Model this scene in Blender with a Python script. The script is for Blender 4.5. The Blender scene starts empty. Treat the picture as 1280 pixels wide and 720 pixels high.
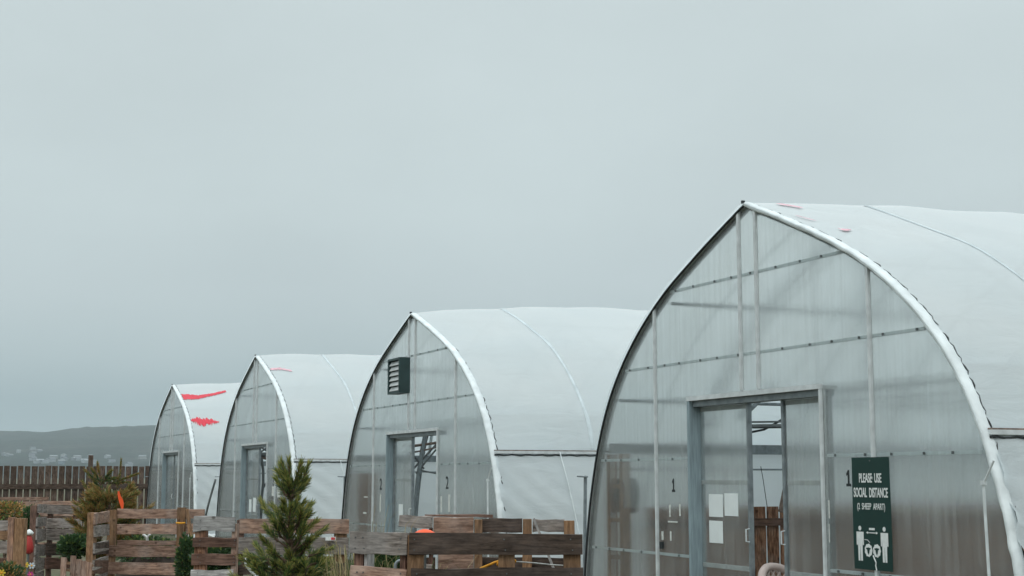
import bpy, math, random
import numpy as np
from mathutils import Vector, Matrix, noise, Quaternion

# ------------------------------------------------------------------ camera, sky, sun, exposure
SC = bpy.context.scene
COL = SC.collection
FPX, HORY, EYE = 1778.0, 596.0, 1.55
PITCH = math.atan((HORY - 360.0) / FPX)
YAW = math.radians(23.530)
FWD = Vector((-math.cos(YAW), math.sin(YAW), 0.0))
RGT = Vector((math.sin(YAW), math.cos(YAW), 0.0))
UP = Vector((0, 0, 1))
cam = bpy.data.cameras.new('camera')
cam.sensor_width = 36.0
cam.lens = 36.0 * FPX / 1280.0
cam.clip_start, cam.clip_end = 0.1, 20000.0
camo = bpy.data.objects.new('camera', cam)
COL.objects.link(camo)
camo.location = (0, 0, EYE)
camo.rotation_euler = (FWD * math.cos(PITCH) + UP * math.sin(PITCH)).to_track_quat('-Z', 'Y').to_euler()
SC.camera = camo

SUN_EL, SUN_AZ = math.radians(52), math.radians(-35)
sun_dir = Vector((math.cos(SUN_EL) * math.cos(SUN_AZ), math.cos(SUN_EL) * math.sin(SUN_AZ), math.sin(SUN_EL)))
sl = bpy.data.lights.new('sun', 'SUN')
sl.energy, sl.angle, sl.color = 0.75, math.radians(30), (1.0, 0.98, 0.96)
suno = bpy.data.objects.new('sun', sl)
COL.objects.link(suno)
suno.rotation_euler = sun_dir.to_track_quat('Z', 'Y').to_euler()

world = bpy.data.worlds.new('World')
SC.world = world
world.use_nodes = True
wt = world.node_tree
wt.nodes.clear()
WN = wt.nodes.new
wout = WN('ShaderNodeOutputWorld')
nishita = WN('ShaderNodeTexSky'); nishita.sky_type = 'NISHITA'; nishita.sun_disc = False
nishita.sun_elevation = SUN_EL
nishita.sun_rotation = math.pi / 2 - SUN_AZ
nishita.dust_density = 4.0
bg1 = WN('ShaderNodeBackground'); bg1.inputs['Strength'].default_value = 0.08
wt.links.new(nishita.outputs[0], bg1.inputs['Color'])
tc = WN('ShaderNodeTexCoord')
sep = WN('ShaderNodeSeparateXYZ'); wt.links.new(tc.outputs['Generated'], sep.inputs[0])
cn = WN('ShaderNodeTexNoise'); cn.inputs['Scale'].default_value = 2.2; cn.inputs['Detail'].default_value = 4.0; cn.inputs['Roughness'].default_value = 0.45
cmap = WN('ShaderNodeMapping'); cmap.inputs['Scale'].default_value = (1, 1, 2.2)
wt.links.new(tc.outputs['Generated'], cmap.inputs[0]); wt.links.new(cmap.outputs[0], cn.inputs['Vector'])
nm = WN('ShaderNodeMath'); nm.operation = 'MULTIPLY_ADD'; nm.inputs[1].default_value = 0.07; nm.inputs[2].default_value = -0.035
wt.links.new(cn.outputs[0], nm.inputs[0])
ad = WN('ShaderNodeMath'); ad.operation = 'ADD'
wt.links.new(sep.outputs[2], ad.inputs[0]); wt.links.new(nm.outputs[0], ad.inputs[1])
ramp = WN('ShaderNodeValToRGB')
# overcast deck: dull bank low over the horizon, brighter above
stops = [(0.0, (0.28,0.37,0.40)), (0.057, (0.345,0.445,0.475)), (0.09, (0.46,0.555,0.58)), (0.124, (0.535,0.622,0.643)), (0.18, (0.585,0.675,0.688)), (0.26, (0.61,0.70,0.71)), (0.34, (0.63,0.72,0.73)), (0.6, (1.13,1.28,1.30)), (1.0, (1.5,1.67,1.7))]
els = ramp.color_ramp.elements
els[0].position, els[1].position = stops[0][0], stops[-1][0]
els[0].color, els[1].color = (*stops[0][1], 1), (*stops[-1][1], 1)
for p, c in stops[1:-1]:
    el = els.new(p); el.color = (*c, 1)
wt.links.new(ad.outputs[0], ramp.inputs[0])
mo = WN('ShaderNodeTexNoise'); mo.inputs['Scale'].default_value = 3.0; mo.inputs['Detail'].default_value = 5.0; mo.inputs['Roughness'].default_value = 0.5
wt.links.new(cmap.outputs[0], mo.inputs['Vector'])
mr = WN('ShaderNodeMapRange'); mr.inputs['From Min'].default_value = 0.3; mr.inputs['From Max'].default_value = 0.7; mr.inputs['To Min'].default_value = 0.975; mr.inputs['To Max'].default_value = 1.075
wt.links.new(mo.outputs[0], mr.inputs['Value'])
bg2 = WN('ShaderNodeBackground'); wt.links.new(mr.outputs[0], bg2.inputs['Strength'])
wt.links.new(ramp.outputs[0], bg2.inputs['Color'])
wmix = WN('ShaderNodeMixShader'); wmix.inputs[0].default_value = 0.92
wt.links.new(bg1.outputs[0], wmix.inputs[1]); wt.links.new(bg2.outputs[0], wmix.inputs[2])
wt.links.new(wmix.outputs[0], wout.inputs['Surface'])

vs = SC.view_settings
vs.view_transform = 'Standard'; vs.look = 'None'; vs.exposure = 0.0; vs.gamma = 1.0; vs.use_curve_mapping = False
SC.cycles.use_denoising = True
SC.cycles.max_bounces = 10
SC.cycles.transmission_bounces = 8
SC.cycles.transparent_max_bounces = 16
SC.cycles.volume_bounces = 1

# ------------------------------------------------------------------ pixel rays (photograph is 1280 x 720)
CP, SP = math.cos(PITCH), math.sin(PITCH)
def ray(px, py):
    x, y = (px - 640.0) / FPX, -(py - 360.0) / FPX
    return RGT * x + FWD * (CP - y * SP) + UP * (y * CP + SP)
CAMP = Vector((0, 0, EYE))
def at_depth(px, py, d):
    r = ray(px, py); return CAMP + r * (d / r.dot(FWD))
def at_x(px, py, X0):
    r = ray(px, py); return CAMP + r * (X0 / r.x)
def at_y(px, py, Y0_):
    r = ray(px, py); return CAMP + r * (Y0_ / r.y)
Y0 = 6.917

# ------------------------------------------------------------------ mesh and object helpers
class MB:
    def __init__(s): s.v, s.f, s.m = [], [], []
    def add(s, verts, faces, mi=0):
        o = len(s.v); s.v += [tuple(p) for p in verts]
        s.f += [tuple(o + i for i in q) for q in faces]; s.m += [mi] * len(faces)
    def box(s, x0, x1, y0, y1, z0, z1, mi=0, M=None):
        p = [Vector(q) for q in ((x0,y0,z0),(x1,y0,z0),(x1,y1,z0),(x0,y1,z0),(x0,y0,z1),(x1,y0,z1),(x1,y1,z1),(x0,y1,z1))]
        if M: p = [M @ q for q in p]
        s.add(p, [(0,3,2,1),(4,5,6,7),(0,1,5,4),(1,2,6,5),(2,3,7,6),(3,0,4,7)], mi)
    def tube(s, pts, r, n=8, mi=0, caps=True):
        pts = [Vector(p) for p in pts]; m = len(pts)
        rr = r if isinstance(r, (list, tuple)) else [r] * m
        vs_, fs = [], []
        ref = Vector((0.31, 0.17, 0.93))
        for i, p in enumerate(pts):
            t = (pts[min(i + 1, m - 1)] - pts[max(i - 1, 0)])
            t = t.normalized() if t.length > 1e-9 else Vector((0, 0, 1))
            if i == 0:
                a = t.cross(ref)
                if a.length < 0.1: a = t.cross(Vector((1, 0, 0)))
            else:
                a = a - t * a.dot(t)
            a.normalize(); b = t.cross(a)
            for k in range(n):
                th = 2 * math.pi * k / n
                vs_.append(p + (a * math.cos(th) + b * math.sin(th)) * rr[i])
        for i in range(m - 1):
            for k in range(n):
                fs.append((i*n+k, i*n+(k+1)%n, (i+1)*n+(k+1)%n, (i+1)*n+k))
        if caps:
            fs.append(tuple(range(n - 1, -1, -1))); fs.append(tuple((m-1)*n + k for k in range(n)))
        s.add(vs_, fs, mi)
    def prism(s, poly, y0, y1, mi=0):           # poly in (x, z), extruded along y
        n = len(poly)
        s.add([(x, y0, z) for x, z in poly] + [(x, y1, z) for x, z in poly],
              [tuple(range(n)), tuple(range(2*n-1, n-1, -1))] + [(i, n+i, n+(i+1)%n, (i+1)%n) for i in range(n)], mi)
    def lathe(s, prof, n=12, mi=0, c=(0,0,0)):
        vs_, fs = [], []
        for r, z in prof:
            for k in range(n):
                th = 2*math.pi*k/n; vs_.append((c[0]+r*math.cos(th), c[1]+r*math.sin(th), c[2]+z))
        for i in range(len(prof)-1):
            for k in range(n):
                fs.append((i*n+k, i*n+(k+1)%n, (i+1)*n+(k+1)%n, (i+1)*n+k))
        fs.append(tuple(range(n-1,-1,-1))); fs.append(tuple((len(prof)-1)*n+k for k in range(n)))
        s.add(vs_, fs, mi)
    def mesh(s, name, mats, smooth=False):
        me = bpy.data.meshes.new(name); me.from_pydata(s.v, [], s.f)
        for m in (mats if isinstance(mats, (list, tuple)) else [mats]): me.materials.append(m)
        if any(s.m): me.polygons.foreach_set('material_index', s.m)
        if smooth: me.polygons.foreach_set('use_smooth', [True] * len(me.polygons))
        me.update(); return me
    def obj(s, name, mats, parent=None, smooth=False):
        o = bpy.data.objects.new(name, s.mesh(name, mats, smooth)); COL.objects.link(o)
        if parent: o.parent = parent
        return o

def tag(o, label=None, cat=None, group=None, kind=None):
    if label: o['label'] = label
    if cat: o['category'] = cat
    if group: o['group'] = group
    if kind: o['kind'] = kind
    return o
def thing(name, label, cat, loc=(0,0,0), rz=0.0, group=None):
    o = bpy.data.objects.new(name, None); COL.objects.link(o)
    o.empty_display_size = 0.2
    o.location = loc; o.rotation_euler = (0, 0, rz)
    return tag(o, label, cat, group)

# ------------------------------------------------------------------ materials
def new_mat(name):
    m = bpy.data.materials.new(name); m.use_nodes = True
    nt = m.node_tree; nt.nodes.clear()
    out = nt.nodes.new('ShaderNodeOutputMaterial')
    return m, nt, nt.nodes.new, nt.links.new, out
def ramp_node(N, stops):
    r = N('ShaderNodeValToRGB'); e = r.color_ramp.elements
    e[0].position, e[0].color = stops[0][0], (*stops[0][1], 1)
    e[1].position, e[1].color = stops[-1][0], (*stops[-1][1], 1)
    for p, c in stops[1:-1]:
        k = e.new(p); k.color = (*c, 1)
    return r
def simple(name, col, rough=0.6, metal=0.0, var=0.15, scale=6.0, bump=0.0, spec=0.4, stretch=(1,1,1)):
    m, nt, N, L, out = new_mat(name)
    b = N('ShaderNodeBsdfPrincipled'); L(b.outputs[0], out.inputs[0])
    b.inputs['Roughness'].default_value = rough; b.inputs['Metallic'].default_value = metal
    b.inputs['Specular IOR Level'].default_value = spec
    t = N('ShaderNodeTexCoord'); mp = N('ShaderNodeMapping'); mp.inputs['Scale'].default_value = stretch
    n = N('ShaderNodeTexNoise'); n.inputs['Scale'].default_value = scale; n.inputs['Detail'].default_value = 5
    L(t.outputs['Object'], mp.inputs[0]); L(mp.outputs[0], n.inputs['Vector'])
    lo = tuple(max(0, c * (1 - var)) for c in col); hi = tuple(min(1, c * (1 + var)) for c in col)
    r = ramp_node(N, [(0.3, lo), (0.7, hi)]); L(n.outputs[0], r.inputs[0]); L(r.outputs[0], b.inputs['Base Color'])
    if bump:
        bp = N('ShaderNodeBump'); bp.inputs['Strength'].default_value = bump; bp.inputs['Distance'].default_value = 0.01
        L(n.outputs[0], bp.inputs['Height']); L(bp.outputs[0], b.inputs['Normal'])
    return m
def wood(name, c_dark, c_light, wear=(0.3,0.28,0.26), wearamt=0.3):
    m, nt, N, L, out = new_mat(name)
    b = N('ShaderNodeBsdfPrincipled'); L(b.outputs[0], out.inputs[0])
    b.inputs['Roughness'].default_value = 0.85; b.inputs['Specular IOR Level'].default_value = 0.2
    t = N('ShaderNodeTexCoord'); oi = N('ShaderNodeObjectInfo')
    off = N('ShaderNodeVectorMath'); off.operation = 'MULTIPLY_ADD'
    off.inputs[1].default_value = (1, 1, 1)
    cmb = N('ShaderNodeCombineXYZ')
    mul = N('ShaderNodeMath'); mul.operation = 'MULTIPLY'; mul.inputs[1].default_value = 37.0
    L(oi.outputs['Random'], mul.inputs[0]); L(mul.outputs[0], cmb.inputs[0]); L(mul.outputs[0], cmb.inputs[2])
    L(t.outputs['Object'], off.inputs[0]); L(cmb.outputs[0], off.inputs[2])
    mp = N('ShaderNodeMapping'); mp.inputs['Scale'].default_value = (2.6, 14, 22); L(off.outputs[0], mp.inputs[0])
    g = N('ShaderNodeTexNoise'); g.inputs['Scale'].default_value = 2.2; g.inputs['Detail'].default_value = 7; g.inputs['Roughness'].default_value = 0.65
    g.inputs['Distortion'].default_value = 0.6
    L(mp.outputs[0], g.inputs['Vector'])
    r1 = ramp_node(N, [(0.36, c_dark), (0.64, c_light)]); L(g.outputs[0], r1.inputs[0])
    # weathered grey patches and dark knots
    n2 = N('ShaderNodeTexNoise'); n2.inputs['Scale'].default_value = 4.0; n2.inputs['Detail'].default_value = 4; L(off.outputs[0], n2.inputs['Vector'])
    r2 = ramp_node(N, [(0.45, (0,0,0)), (0.68, (wearamt,)*3)]); L(n2.outputs[0], r2.inputs[0])
    mx = N('ShaderNodeMix'); mx.data_type = 'RGBA'; L(r2.outputs[0], mx.inputs[0]); L(r1.outputs[0], mx.inputs[6]); mx.inputs[7].default_value = (*wear, 1)
    vo = N('ShaderNodeTexVoronoi'); vo.inputs['Scale'].default_value = 5.5; L(off.outputs[0], vo.inputs['Vector'])
    r3 = ramp_node(N, [(0.06, (0.25,0.22,0.2)), (0.13, (1,1,1))]); L(vo.outputs['Distance'], r3.inputs[0])
    m3 = N('ShaderNodeMix'); m3.data_type = 'RGBA'; m3.blend_type = 'MULTIPLY'; m3.inputs[0].default_value = 0.8
    L(mx.outputs[2], m3.inputs[6]); L(r3.outputs[0], m3.inputs[7])
    n4 = N('ShaderNodeTexNoise'); n4.inputs['Scale'].default_value = 19.0; n4.inputs['Detail'].default_value = 6; n4.inputs['Roughness'].default_value = 0.7
    mp4 = N('ShaderNodeMapping'); mp4.inputs['Scale'].default_value = (0.6, 1, 1.4); L(off.outputs[0], mp4.inputs[0]); L(mp4.outputs[0], n4.inputs['Vector'])
    r4 = ramp_node(N, [(0.32, (0.45,0.44,0.43)), (0.5, (1,1,1)), (0.70, (1.35,1.33,1.3))]); L(n4.outputs[0], r4.inputs[0])
    m4 = N('ShaderNodeMix'); m4.data_type = 'RGBA'; m4.blend_type = 'MULTIPLY'; m4.inputs[0].default_value = 0.6; L(m3.outputs[2], m4.inputs[6]); L(r4.outputs[0], m4.inputs[7]); m3 = m4
    # board to board variation
    vr = N('ShaderNodeMath'); vr.operation = 'MULTIPLY_ADD'; vr.inputs[1].default_value = 0.5; vr.inputs[2].default_value = 0.75
    L(oi.outputs['Random'], vr.inputs[0])
    hs = N('ShaderNodeHueSaturation'); L(m3.outputs[2], hs.inputs['Color']); L(vr.outputs[0], hs.inputs['Value'])
    L(hs.outputs[0], b.inputs['Base Color'])
    bp = N('ShaderNodeBump'); bp.inputs['Strength'].default_value = 0.5; bp.inputs['Distance'].default_value = 0.006
    L(g.outputs[0], bp.inputs['Height']); L(bp.outputs[0], b.inputs['Normal'])
    return m
MW = {
 'grey':  wood('wood_grey',  (0.125,0.102,0.088), (0.36,0.31,0.28), (0.36,0.34,0.33), 0.6),
 'pink':  wood('wood_pink',  (0.15,0.085,0.062), (0.43,0.275,0.205), (0.42,0.34,0.30), 0.5),
 'brown': wood('wood_brown', (0.065,0.036,0.027), (0.19,0.108,0.08), (0.2,0.14,0.12), 0.3),
 'dark':  wood('wood_dark',  (0.028,0.02,0.016), (0.105,0.074,0.058), (0.15,0.12,0.11), 0.4),
 'tan':   wood('wood_tan',   (0.14,0.075,0.04), (0.31,0.18,0.10), (0.27,0.2,0.15), 0.25),
 'light': wood('wood_light', (0.26,0.245,0.24), (0.52,0.50,0.49), (0.30,0.27,0.25), 0.5),
 'fence': wood('wood_fence', (0.04,0.027,0.021), (0.15,0.10,0.075), (0.17,0.15,0.14), 0.35),
 'rust':  wood('wood_redbrown', (0.09,0.038,0.022), (0.37,0.195,0.12), (0.3,0.24,0.21), 0.4),
}
def film_mat(name, tl=0.55, wr=0.22, k=1.0):
    m, nt, N, L, out = new_mat(name)
    t = N('ShaderNodeTexCoord')
    n = N('ShaderNodeTexNoise'); n.inputs['Scale'].default_value = 0.9; n.inputs['Detail'].default_value = 6; L(t.outputs['Object'], n.inputs['Vector'])
    r = ramp_node(N, [(0.3, (0.86*k,0.925*k,0.95*k)), (0.7, (0.925*k,0.97*k,0.985*k))]); L(n.outputs[0], r.inputs[0])
    mp = N('ShaderNodeMapping'); mp.inputs['Scale'].default_value = (0.7, 1.0, 3.2); mp.inputs['Rotation'].default_value = (0.35, 0.2, 0)
    L(t.outputs['Object'], mp.inputs[0])
    w = N('ShaderNodeTexNoise'); w.inputs['Scale'].default_value = 1.6; w.inputs['Detail'].default_value = 5; w.inputs['Distortion'].default_value = 1.2
    L(mp.outputs[0], w.inputs['Vector'])
    bp = N('ShaderNodeBump'); bp.inputs['Strength'].default_value = wr; bp.inputs['Distance'].default_value = 0.08; L(w.outputs[0], bp.inputs['Height'])
    d = N('ShaderNodeBsdfDiffuse'); tr = N('ShaderNodeBsdfTranslucent'); gl = N('ShaderNodeBsdfGlossy'); gl.inputs['Roughness'].default_value = 0.38
    for s_ in (d, tr): L(r.outputs[0], s_.inputs['Color']); L(bp.outputs[0], s_.inputs['Normal'])
    L(bp.outputs[0], gl.inputs['Normal'])
    m1 = N('ShaderNodeMixShader'); m1.inputs[0].default_value = tl; L(d.outputs[0], m1.inputs[1]); L(tr.outputs[0], m1.inputs[2])
    tpz = N('ShaderNodeBsdfTransparent'); tpz.inputs['Color'].default_value = (0.93, 0.97, 0.98, 1)
    mz = N('ShaderNodeMixShader'); mz.inputs[0].default_value = 0.045; L(m1.outputs[0], mz.inputs[1]); L(tpz.outputs[0], mz.inputs[2]); m1 = mz
    fr = N('ShaderNodeFresnel'); fr.inputs['IOR'].default_value = 1.4
    ge = N('ShaderNodeNewGeometry'); ff = N('ShaderNodeMath'); ff.operation = 'SUBTRACT'; ff.inputs[0].default_value = 1.0; L(ge.outputs['Backfacing'], ff.inputs[1])
    fm = N('ShaderNodeMath'); fm.operation = 'MULTIPLY'; L(fr.outputs[0], fm.inputs[0]); L(ff.outputs[0], fm.inputs[1])
    m2 = N('ShaderNodeMixShader'); L(fm.outputs[0], m2.inputs[0]); L(m1.outputs[0], m2.inputs[1]); L(gl.outputs[0], m2.inputs[2])
    L(m2.outputs[0], out.inputs[0]); return m
def polycarb(name, haze=0.13, rough=0.19, tint=(0.957,0.967,0.96)):
    m, nt, N, L, out = new_mat(name)
    t = N('ShaderNodeTexCoord'); mp = N('ShaderNodeMapping'); mp.inputs['Scale'].default_value = (19, 1, 0.5); L(t.outputs['Object'], mp.inputs[0])
    st = N('ShaderNodeTexNoise'); st.inputs['Scale'].default_value = 1.0; st.inputs['Detail'].default_value = 6; st.inputs['Roughness'].default_value = 0.7; L(mp.outputs[0], st.inputs['Vector'])
    n2 = N('ShaderNodeTexNoise'); n2.inputs['Scale'].default_value = 1.4; n2.inputs['Detail'].default_value = 5; L(t.outputs['Object'], n2.inputs['Vector'])
    mul = N('ShaderNodeMath'); mul.operation = 'MULTIPLY'; L(st.outputs[0], mul.inputs[0]); L(n2.outputs[0], mul.inputs[1])
    hz = N('ShaderNodeMapRange'); hz.inputs['From Min'].default_value = 0.12; hz.inputs['From Max'].default_value = 0.42
    hz.inputs['To Min'].default_value = haze * 0.5; hz.inputs['To Max'].default_value = haze * 1.9; L(mul.outputs[0], hz.inputs['Value'])
    bp = N('ShaderNodeBump'); bp.inputs['Strength'].default_value = 0.12; bp.inputs['Distance'].default_value = 0.01; L(st.outputs[0], bp.inputs['Height'])
    rf = N('ShaderNodeBsdfRefraction'); rf.inputs['IOR'].default_value = 1.3; rf.inputs['Roughness'].default_value = rough; rf.inputs['Color'].default_value = (*tint, 1)
    tp = N('ShaderNodeBsdfTransparent'); tp.inputs['Color'].default_value = (*tint, 1)
    m0 = N('ShaderNodeMixShader'); m0.inputs[0].default_value = 0.22; L(rf.outputs[0], m0.inputs[1]); L(tp.outputs[0], m0.inputs[2])
    d = N('ShaderNodeBsdfDiffuse'); tl = N('ShaderNodeBsdfTranslucent')
    for s_ in (d, tl): s_.inputs['Color'].default_value = (0.80, 0.82, 0.81, 1)
    m1 = N('ShaderNodeMixShader'); m1.inputs[0].default_value = 0.5; L(d.outputs[0], m1.inputs[1]); L(tl.outputs[0], m1.inputs[2])
    m2 = N('ShaderNodeMixShader'); L(hz.outputs[0], m2.inputs[0]); L(m0.outputs[0], m2.inputs[1]); L(m1.outputs[0], m2.inputs[2])
    gl = N('ShaderNodeBsdfGlossy'); gl.inputs['Roughness'].default_value = 0.16; L(bp.outputs[0], gl.inputs['Normal'])
    fr = N('ShaderNodeFresnel'); fr.inputs['IOR'].default_value = 1.35
    ge = N('ShaderNodeNewGeometry'); ff = N('ShaderNodeMath'); ff.operation = 'SUBTRACT'; ff.inputs[0].default_value = 1.0; L(ge.outputs['Backfacing'], ff.inputs[1])
    fm = N('ShaderNodeMath'); fm.operation = 'MULTIPLY'; L(fr.outputs[0], fm.inputs[0]); L(ff.outputs[0], fm.inputs[1])
    m3 = N('ShaderNodeMixShader'); L(fm.outputs[0], m3.inputs[0]); L(m2.outputs[0], m3.inputs[1]); L(gl.outputs[0], m3.inputs[2])
    L(m3.outputs[0], out.inputs[0]); return m

M_FILM = film_mat('greenhouse_film')
M_CURT = film_mat('curtain_film', 0.42, 0.2, 0.84)
M_TRIM = simple('white_film_trim', (0.72,0.76,0.77), 0.85, var=0.14, scale=7, bump=0.9, spec=0.15)
M_POLY = polycarb('polycarbonate')
M_ALU = simple('aluminium_profile', (0.60,0.63,0.64), 0.55, 0.0, var=0.15, scale=12)
M_GALV = simple('galvanised_steel', (0.24,0.27,0.285), 0.5, 0.4, var=0.25, scale=14)
M_JAMB = simple('blue_grey_door_jamb', (0.25,0.32,0.35), 0.6, 0.0, var=0.2, scale=7, stretch=(8,8,0.7))
M_BLACK = simple('black_rubber', (0.018,0.022,0.024), 0.6, var=0.3)
M_GIRT = film_mat('clear_girt_strip', 0.5, 0.0)
M_BOLT = simple('dull_bolts', (0.13,0.14,0.14), 0.5, 0.5, var=0.3)
M_RUST = simple('rusty_steel', (0.20,0.15,0.125), 0.8, 0.1, var=0.5, scale=22)
M_RED = simple('red_tape', (0.62,0.035,0.06), 0.6, var=0.25, scale=25)
M_PINK = simple('faded_red_tape', (0.68,0.40,0.45), 0.65, var=0.35, scale=18)
M_GREENBOX = simple('dark_green_vent', (0.028,0.055,0.055), 0.5, var=0.2)
M_SLAT = simple('pale_slat', (0.50,0.52,0.52), 0.5, var=0.15)
M_SIGN = simple('dark_green_sign', (0.003,0.032,0.026), 0.5, var=0.12, scale=4)
M_WHITE = simple('white_print', (0.74,0.76,0.75), 0.6, var=0.08, scale=30)
M_PAPER = simple('white_paper', (0.76,0.80,0.80), 0.7, var=0.04)
M_RESID = simple('old_tape_residue', (0.62,0.63,0.60), 0.8, var=0.2, scale=30)
M_PLASTIC = simple('beige_plastic', (0.46,0.37,0.34), 0.45, var=0.06)
M_ORANGE = simple('orange_plastic', (0.9,0.10,0.02), 0.5, var=0.1)
M_ROPE = simple('yellow_rope', (0.80,0.36,0.03), 0.8, var=0.2, scale=60)
M_PVC = simple('white_pvc', (0.68,0.70,0.69), 0.5, var=0.1)
M_BARK = simple('bark', (0.12,0.075,0.05), 0.9, var=0.4, scale=30, bump=0.8)
M_SOIL = simple('dark_soil', (0.05,0.038,0.03), 0.95, var=0.4, scale=12, bump=0.8)
def leafmat(name, c, var=0.3):
    m, nt, N, L, out = new_mat(name)
    g = N('ShaderNodeNewGeometry')
    lo = tuple(x * (1 - var) for x in c); hi = tuple(x * (1 + var) for x in c)
    r = ramp_node(N, [(0.0, lo), (1.0, hi)]); L(g.outputs['Random Per Island'], r.inputs[0])
    d = N('ShaderNodeBsdfDiffuse'); tl = N('ShaderNodeBsdfTranslucent'); L(r.outputs[0], d.inputs[0]); L(r.outputs[0], tl.inputs[0])
    gl = N('ShaderNodeBsdfGlossy'); gl.inputs['Roughness'].default_value = 0.45; gl.inputs['Color'].default_value = (0.6,0.6,0.6,1)
    m1 = N('ShaderNodeMixShader'); m1.inputs[0].default_value = 0.3; L(d.outputs[0], m1.inputs[1]); L(tl.outputs[0], m1.inputs[2])
    m2 = N('ShaderNodeMixShader'); m2.inputs[0].default_value = 0.04; L(m1.outputs[0], m2.inputs[1]); L(gl.outputs[0], m2.inputs[2])
    L(m2.outputs[0], out.inputs[0]); return m
M_ND = leafmat('needles_dark', (0.05,0.098,0.035)); M_NM = leafmat('needles_olive', (0.15,0.20,0.05)); M_NY = leafmat('needles_yellow', (0.38,0.34,0.10)); M_NB = leafmat('needles_brown', (0.42,0.24,0.085))
M_LG = leafmat('leaf_green', (0.04,0.085,0.03)); M_STRAW = leafmat('straw', (0.36,0.29,0.15)); M_GRASS = leafmat('grass_blade', (0.085,0.115,0.035))

# ------------------------------------------------------------------ the setting: ground, hills
def ground_mat():
    m, nt, N, L, out = new_mat('ground_soil_and_grass')
    b = N('ShaderNodeBsdfPrincipled'); b.inputs['Roughness'].default_value = 0.95; L(b.outputs[0], out.inputs[0])
    t = N('ShaderNodeTexCoord')
    n = N('ShaderNodeTexNoise'); n.inputs['Scale'].default_value = 0.35; n.inputs['Detail'].default_value = 9; L(t.outputs['Object'], n.inputs['Vector'])
    n2 = N('ShaderNodeTexNoise'); n2.inputs['Scale'].default_value = 9; n2.inputs['Detail'].default_value = 6; L(t.outputs['Object'], n2.inputs['Vector'])
    r = ramp_node(N, [(0.35, (0.10,0.08,0.06)), (0.5, (0.115,0.105,0.06)), (0.65, (0.07,0.085,0.035))]); L(n.outputs[0], r.inputs[0])
    r2 = ramp_node(N, [(0.3, (0.55,0.55,0.55)), (0.7, (1.25,1.2,1.15))]); L(n2.outputs[0], r2.inputs[0])
    mx = N('ShaderNodeMix'); mx.data_type = 'RGBA'; mx.blend_type = 'MULTIPLY'; mx.inputs[0].default_value = 1; L(r.outputs[0], mx.inputs[6]); L(r2.outputs[0], mx.inputs[7])
    L(mx.outputs[2], b.inputs['Base Color'])
    bp = N('ShaderNodeBump'); bp.inputs['Strength'].default_value = 0.6; bp.inputs['Distance'].default_value = 0.04; L(n2.outputs[0], bp.inputs['Height']); L(bp.outputs[0], b.inputs['Normal'])
    return m
g = MB()
xs = [-7000,-1500,-300,-80,-40,-20,0,20,80,300,1500,7000]
g.add([(x, y, 0) for y in xs for x in xs], [(j*12+i, j*12+i+1, (j+1)*12+i+1, (j+1)*12+i) for j in range(11) for i in range(11)])
tag(g.obj('ground', ground_mat()), 'dark soil and rough grass ground', 'ground', kind='structure')

HP = [(-400,96),(0,98),(30,96.5),(60,95),(90,101),(108,105),(150,106),(190,109),(260,112),(400,104),(640,90),(900,70),(1600,60)]
def hill_h(D, s):
    px = 640 + s * FPX / 3000.0
    H = np.interp(px, [p for p, _ in HP], [q for _, q in HP])
    t = max(0.0, (D - 1200) / 1800.0)
    h = H * (t ** 1.8 if t < 1 else 1 - 0.25 * (t - 1))
    h += 5 * t * noise.noise(Vector((s / 260, D / 200, 0.3))) if t < 0.95 else 0
    return h
hb = MB()
ss = np.arange(-2800, 2801, 14.0); ds = np.concatenate([np.arange(1200, 2700, 24.0), np.arange(2700, 3400, 12.0)])
hv = []
for D in ds:
    for s_ in ss:
        h = hill_h(D, s_)
        wood_ = max(0.0, noise.noise(Vector((s_ / 9, D / 11, 1.7)))) + 0.6 * max(0, noise.noise(Vector((s_ / 25, D / 25, 4.1))))
        h += (3.2 if D > 2450 else 1.6) * wood_ * min(1, (D - 1200) / 200)
        P = FWD * float(D) + RGT * float(s_)
        hv.append((P.x, P.y, h - 0.6))
nS = len(ss)
hb.add(hv, [(j*nS+i, j*nS+i+1, (j+1)*nS+i+1, (j+1)*nS+i) for j in range(len(ds)-1) for i in range(nS-1)])
def hill_mat():
    m, nt, N, L, out = new_mat('wooded_hill')
    b = N('ShaderNodeBsdfPrincipled'); b.inputs['Roughness'].default_value = 1.0; b.inputs['Specular IOR Level'].default_value = 0.05; L(b.outputs[0], out.inputs[0])
    t = N('ShaderNodeTexCoord')
    n = N('ShaderNodeTexNoise'); n.inputs['Scale'].default_value = 0.006; n.inputs['Detail'].default_value = 7; L(t.outputs['Object'], n.inputs['Vector'])
    n2 = N('ShaderNodeTexNoise'); n2.inputs['Scale'].default_value = 0.07; n2.inputs['Detail'].default_value = 4; L(t.outputs['Object'], n2.inputs['Vector'])
    r = ramp_node(N, [(0.35, (0.014,0.024,0.02)), (0.55, (0.022,0.03,0.026)), (0.72, (0.05,0.05,0.045))]); L(n.outputs[0], r.inputs[0])
    r2 = ramp_node(N, [(0.35, (0.5,0.5,0.5)), (0.65, (1.5,1.5,1.5))]); L(n2.outputs[0], r2.inputs[0])
    mx = N('ShaderNodeMix'); mx.data_type = 'RGBA'; mx.blend_type = 'MULTIPLY'; mx.inputs[0].default_value = 1; L(r.outputs[0], mx.inputs[6]); L(r2.outputs[0], mx.inputs[7])
    L(mx.outputs[2], b.inputs['Base Color']); return m
tag(hb.obj('hills', hill_mat(), smooth=True), 'low wooded hills on the horizon', 'hill', kind='structure')

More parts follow.
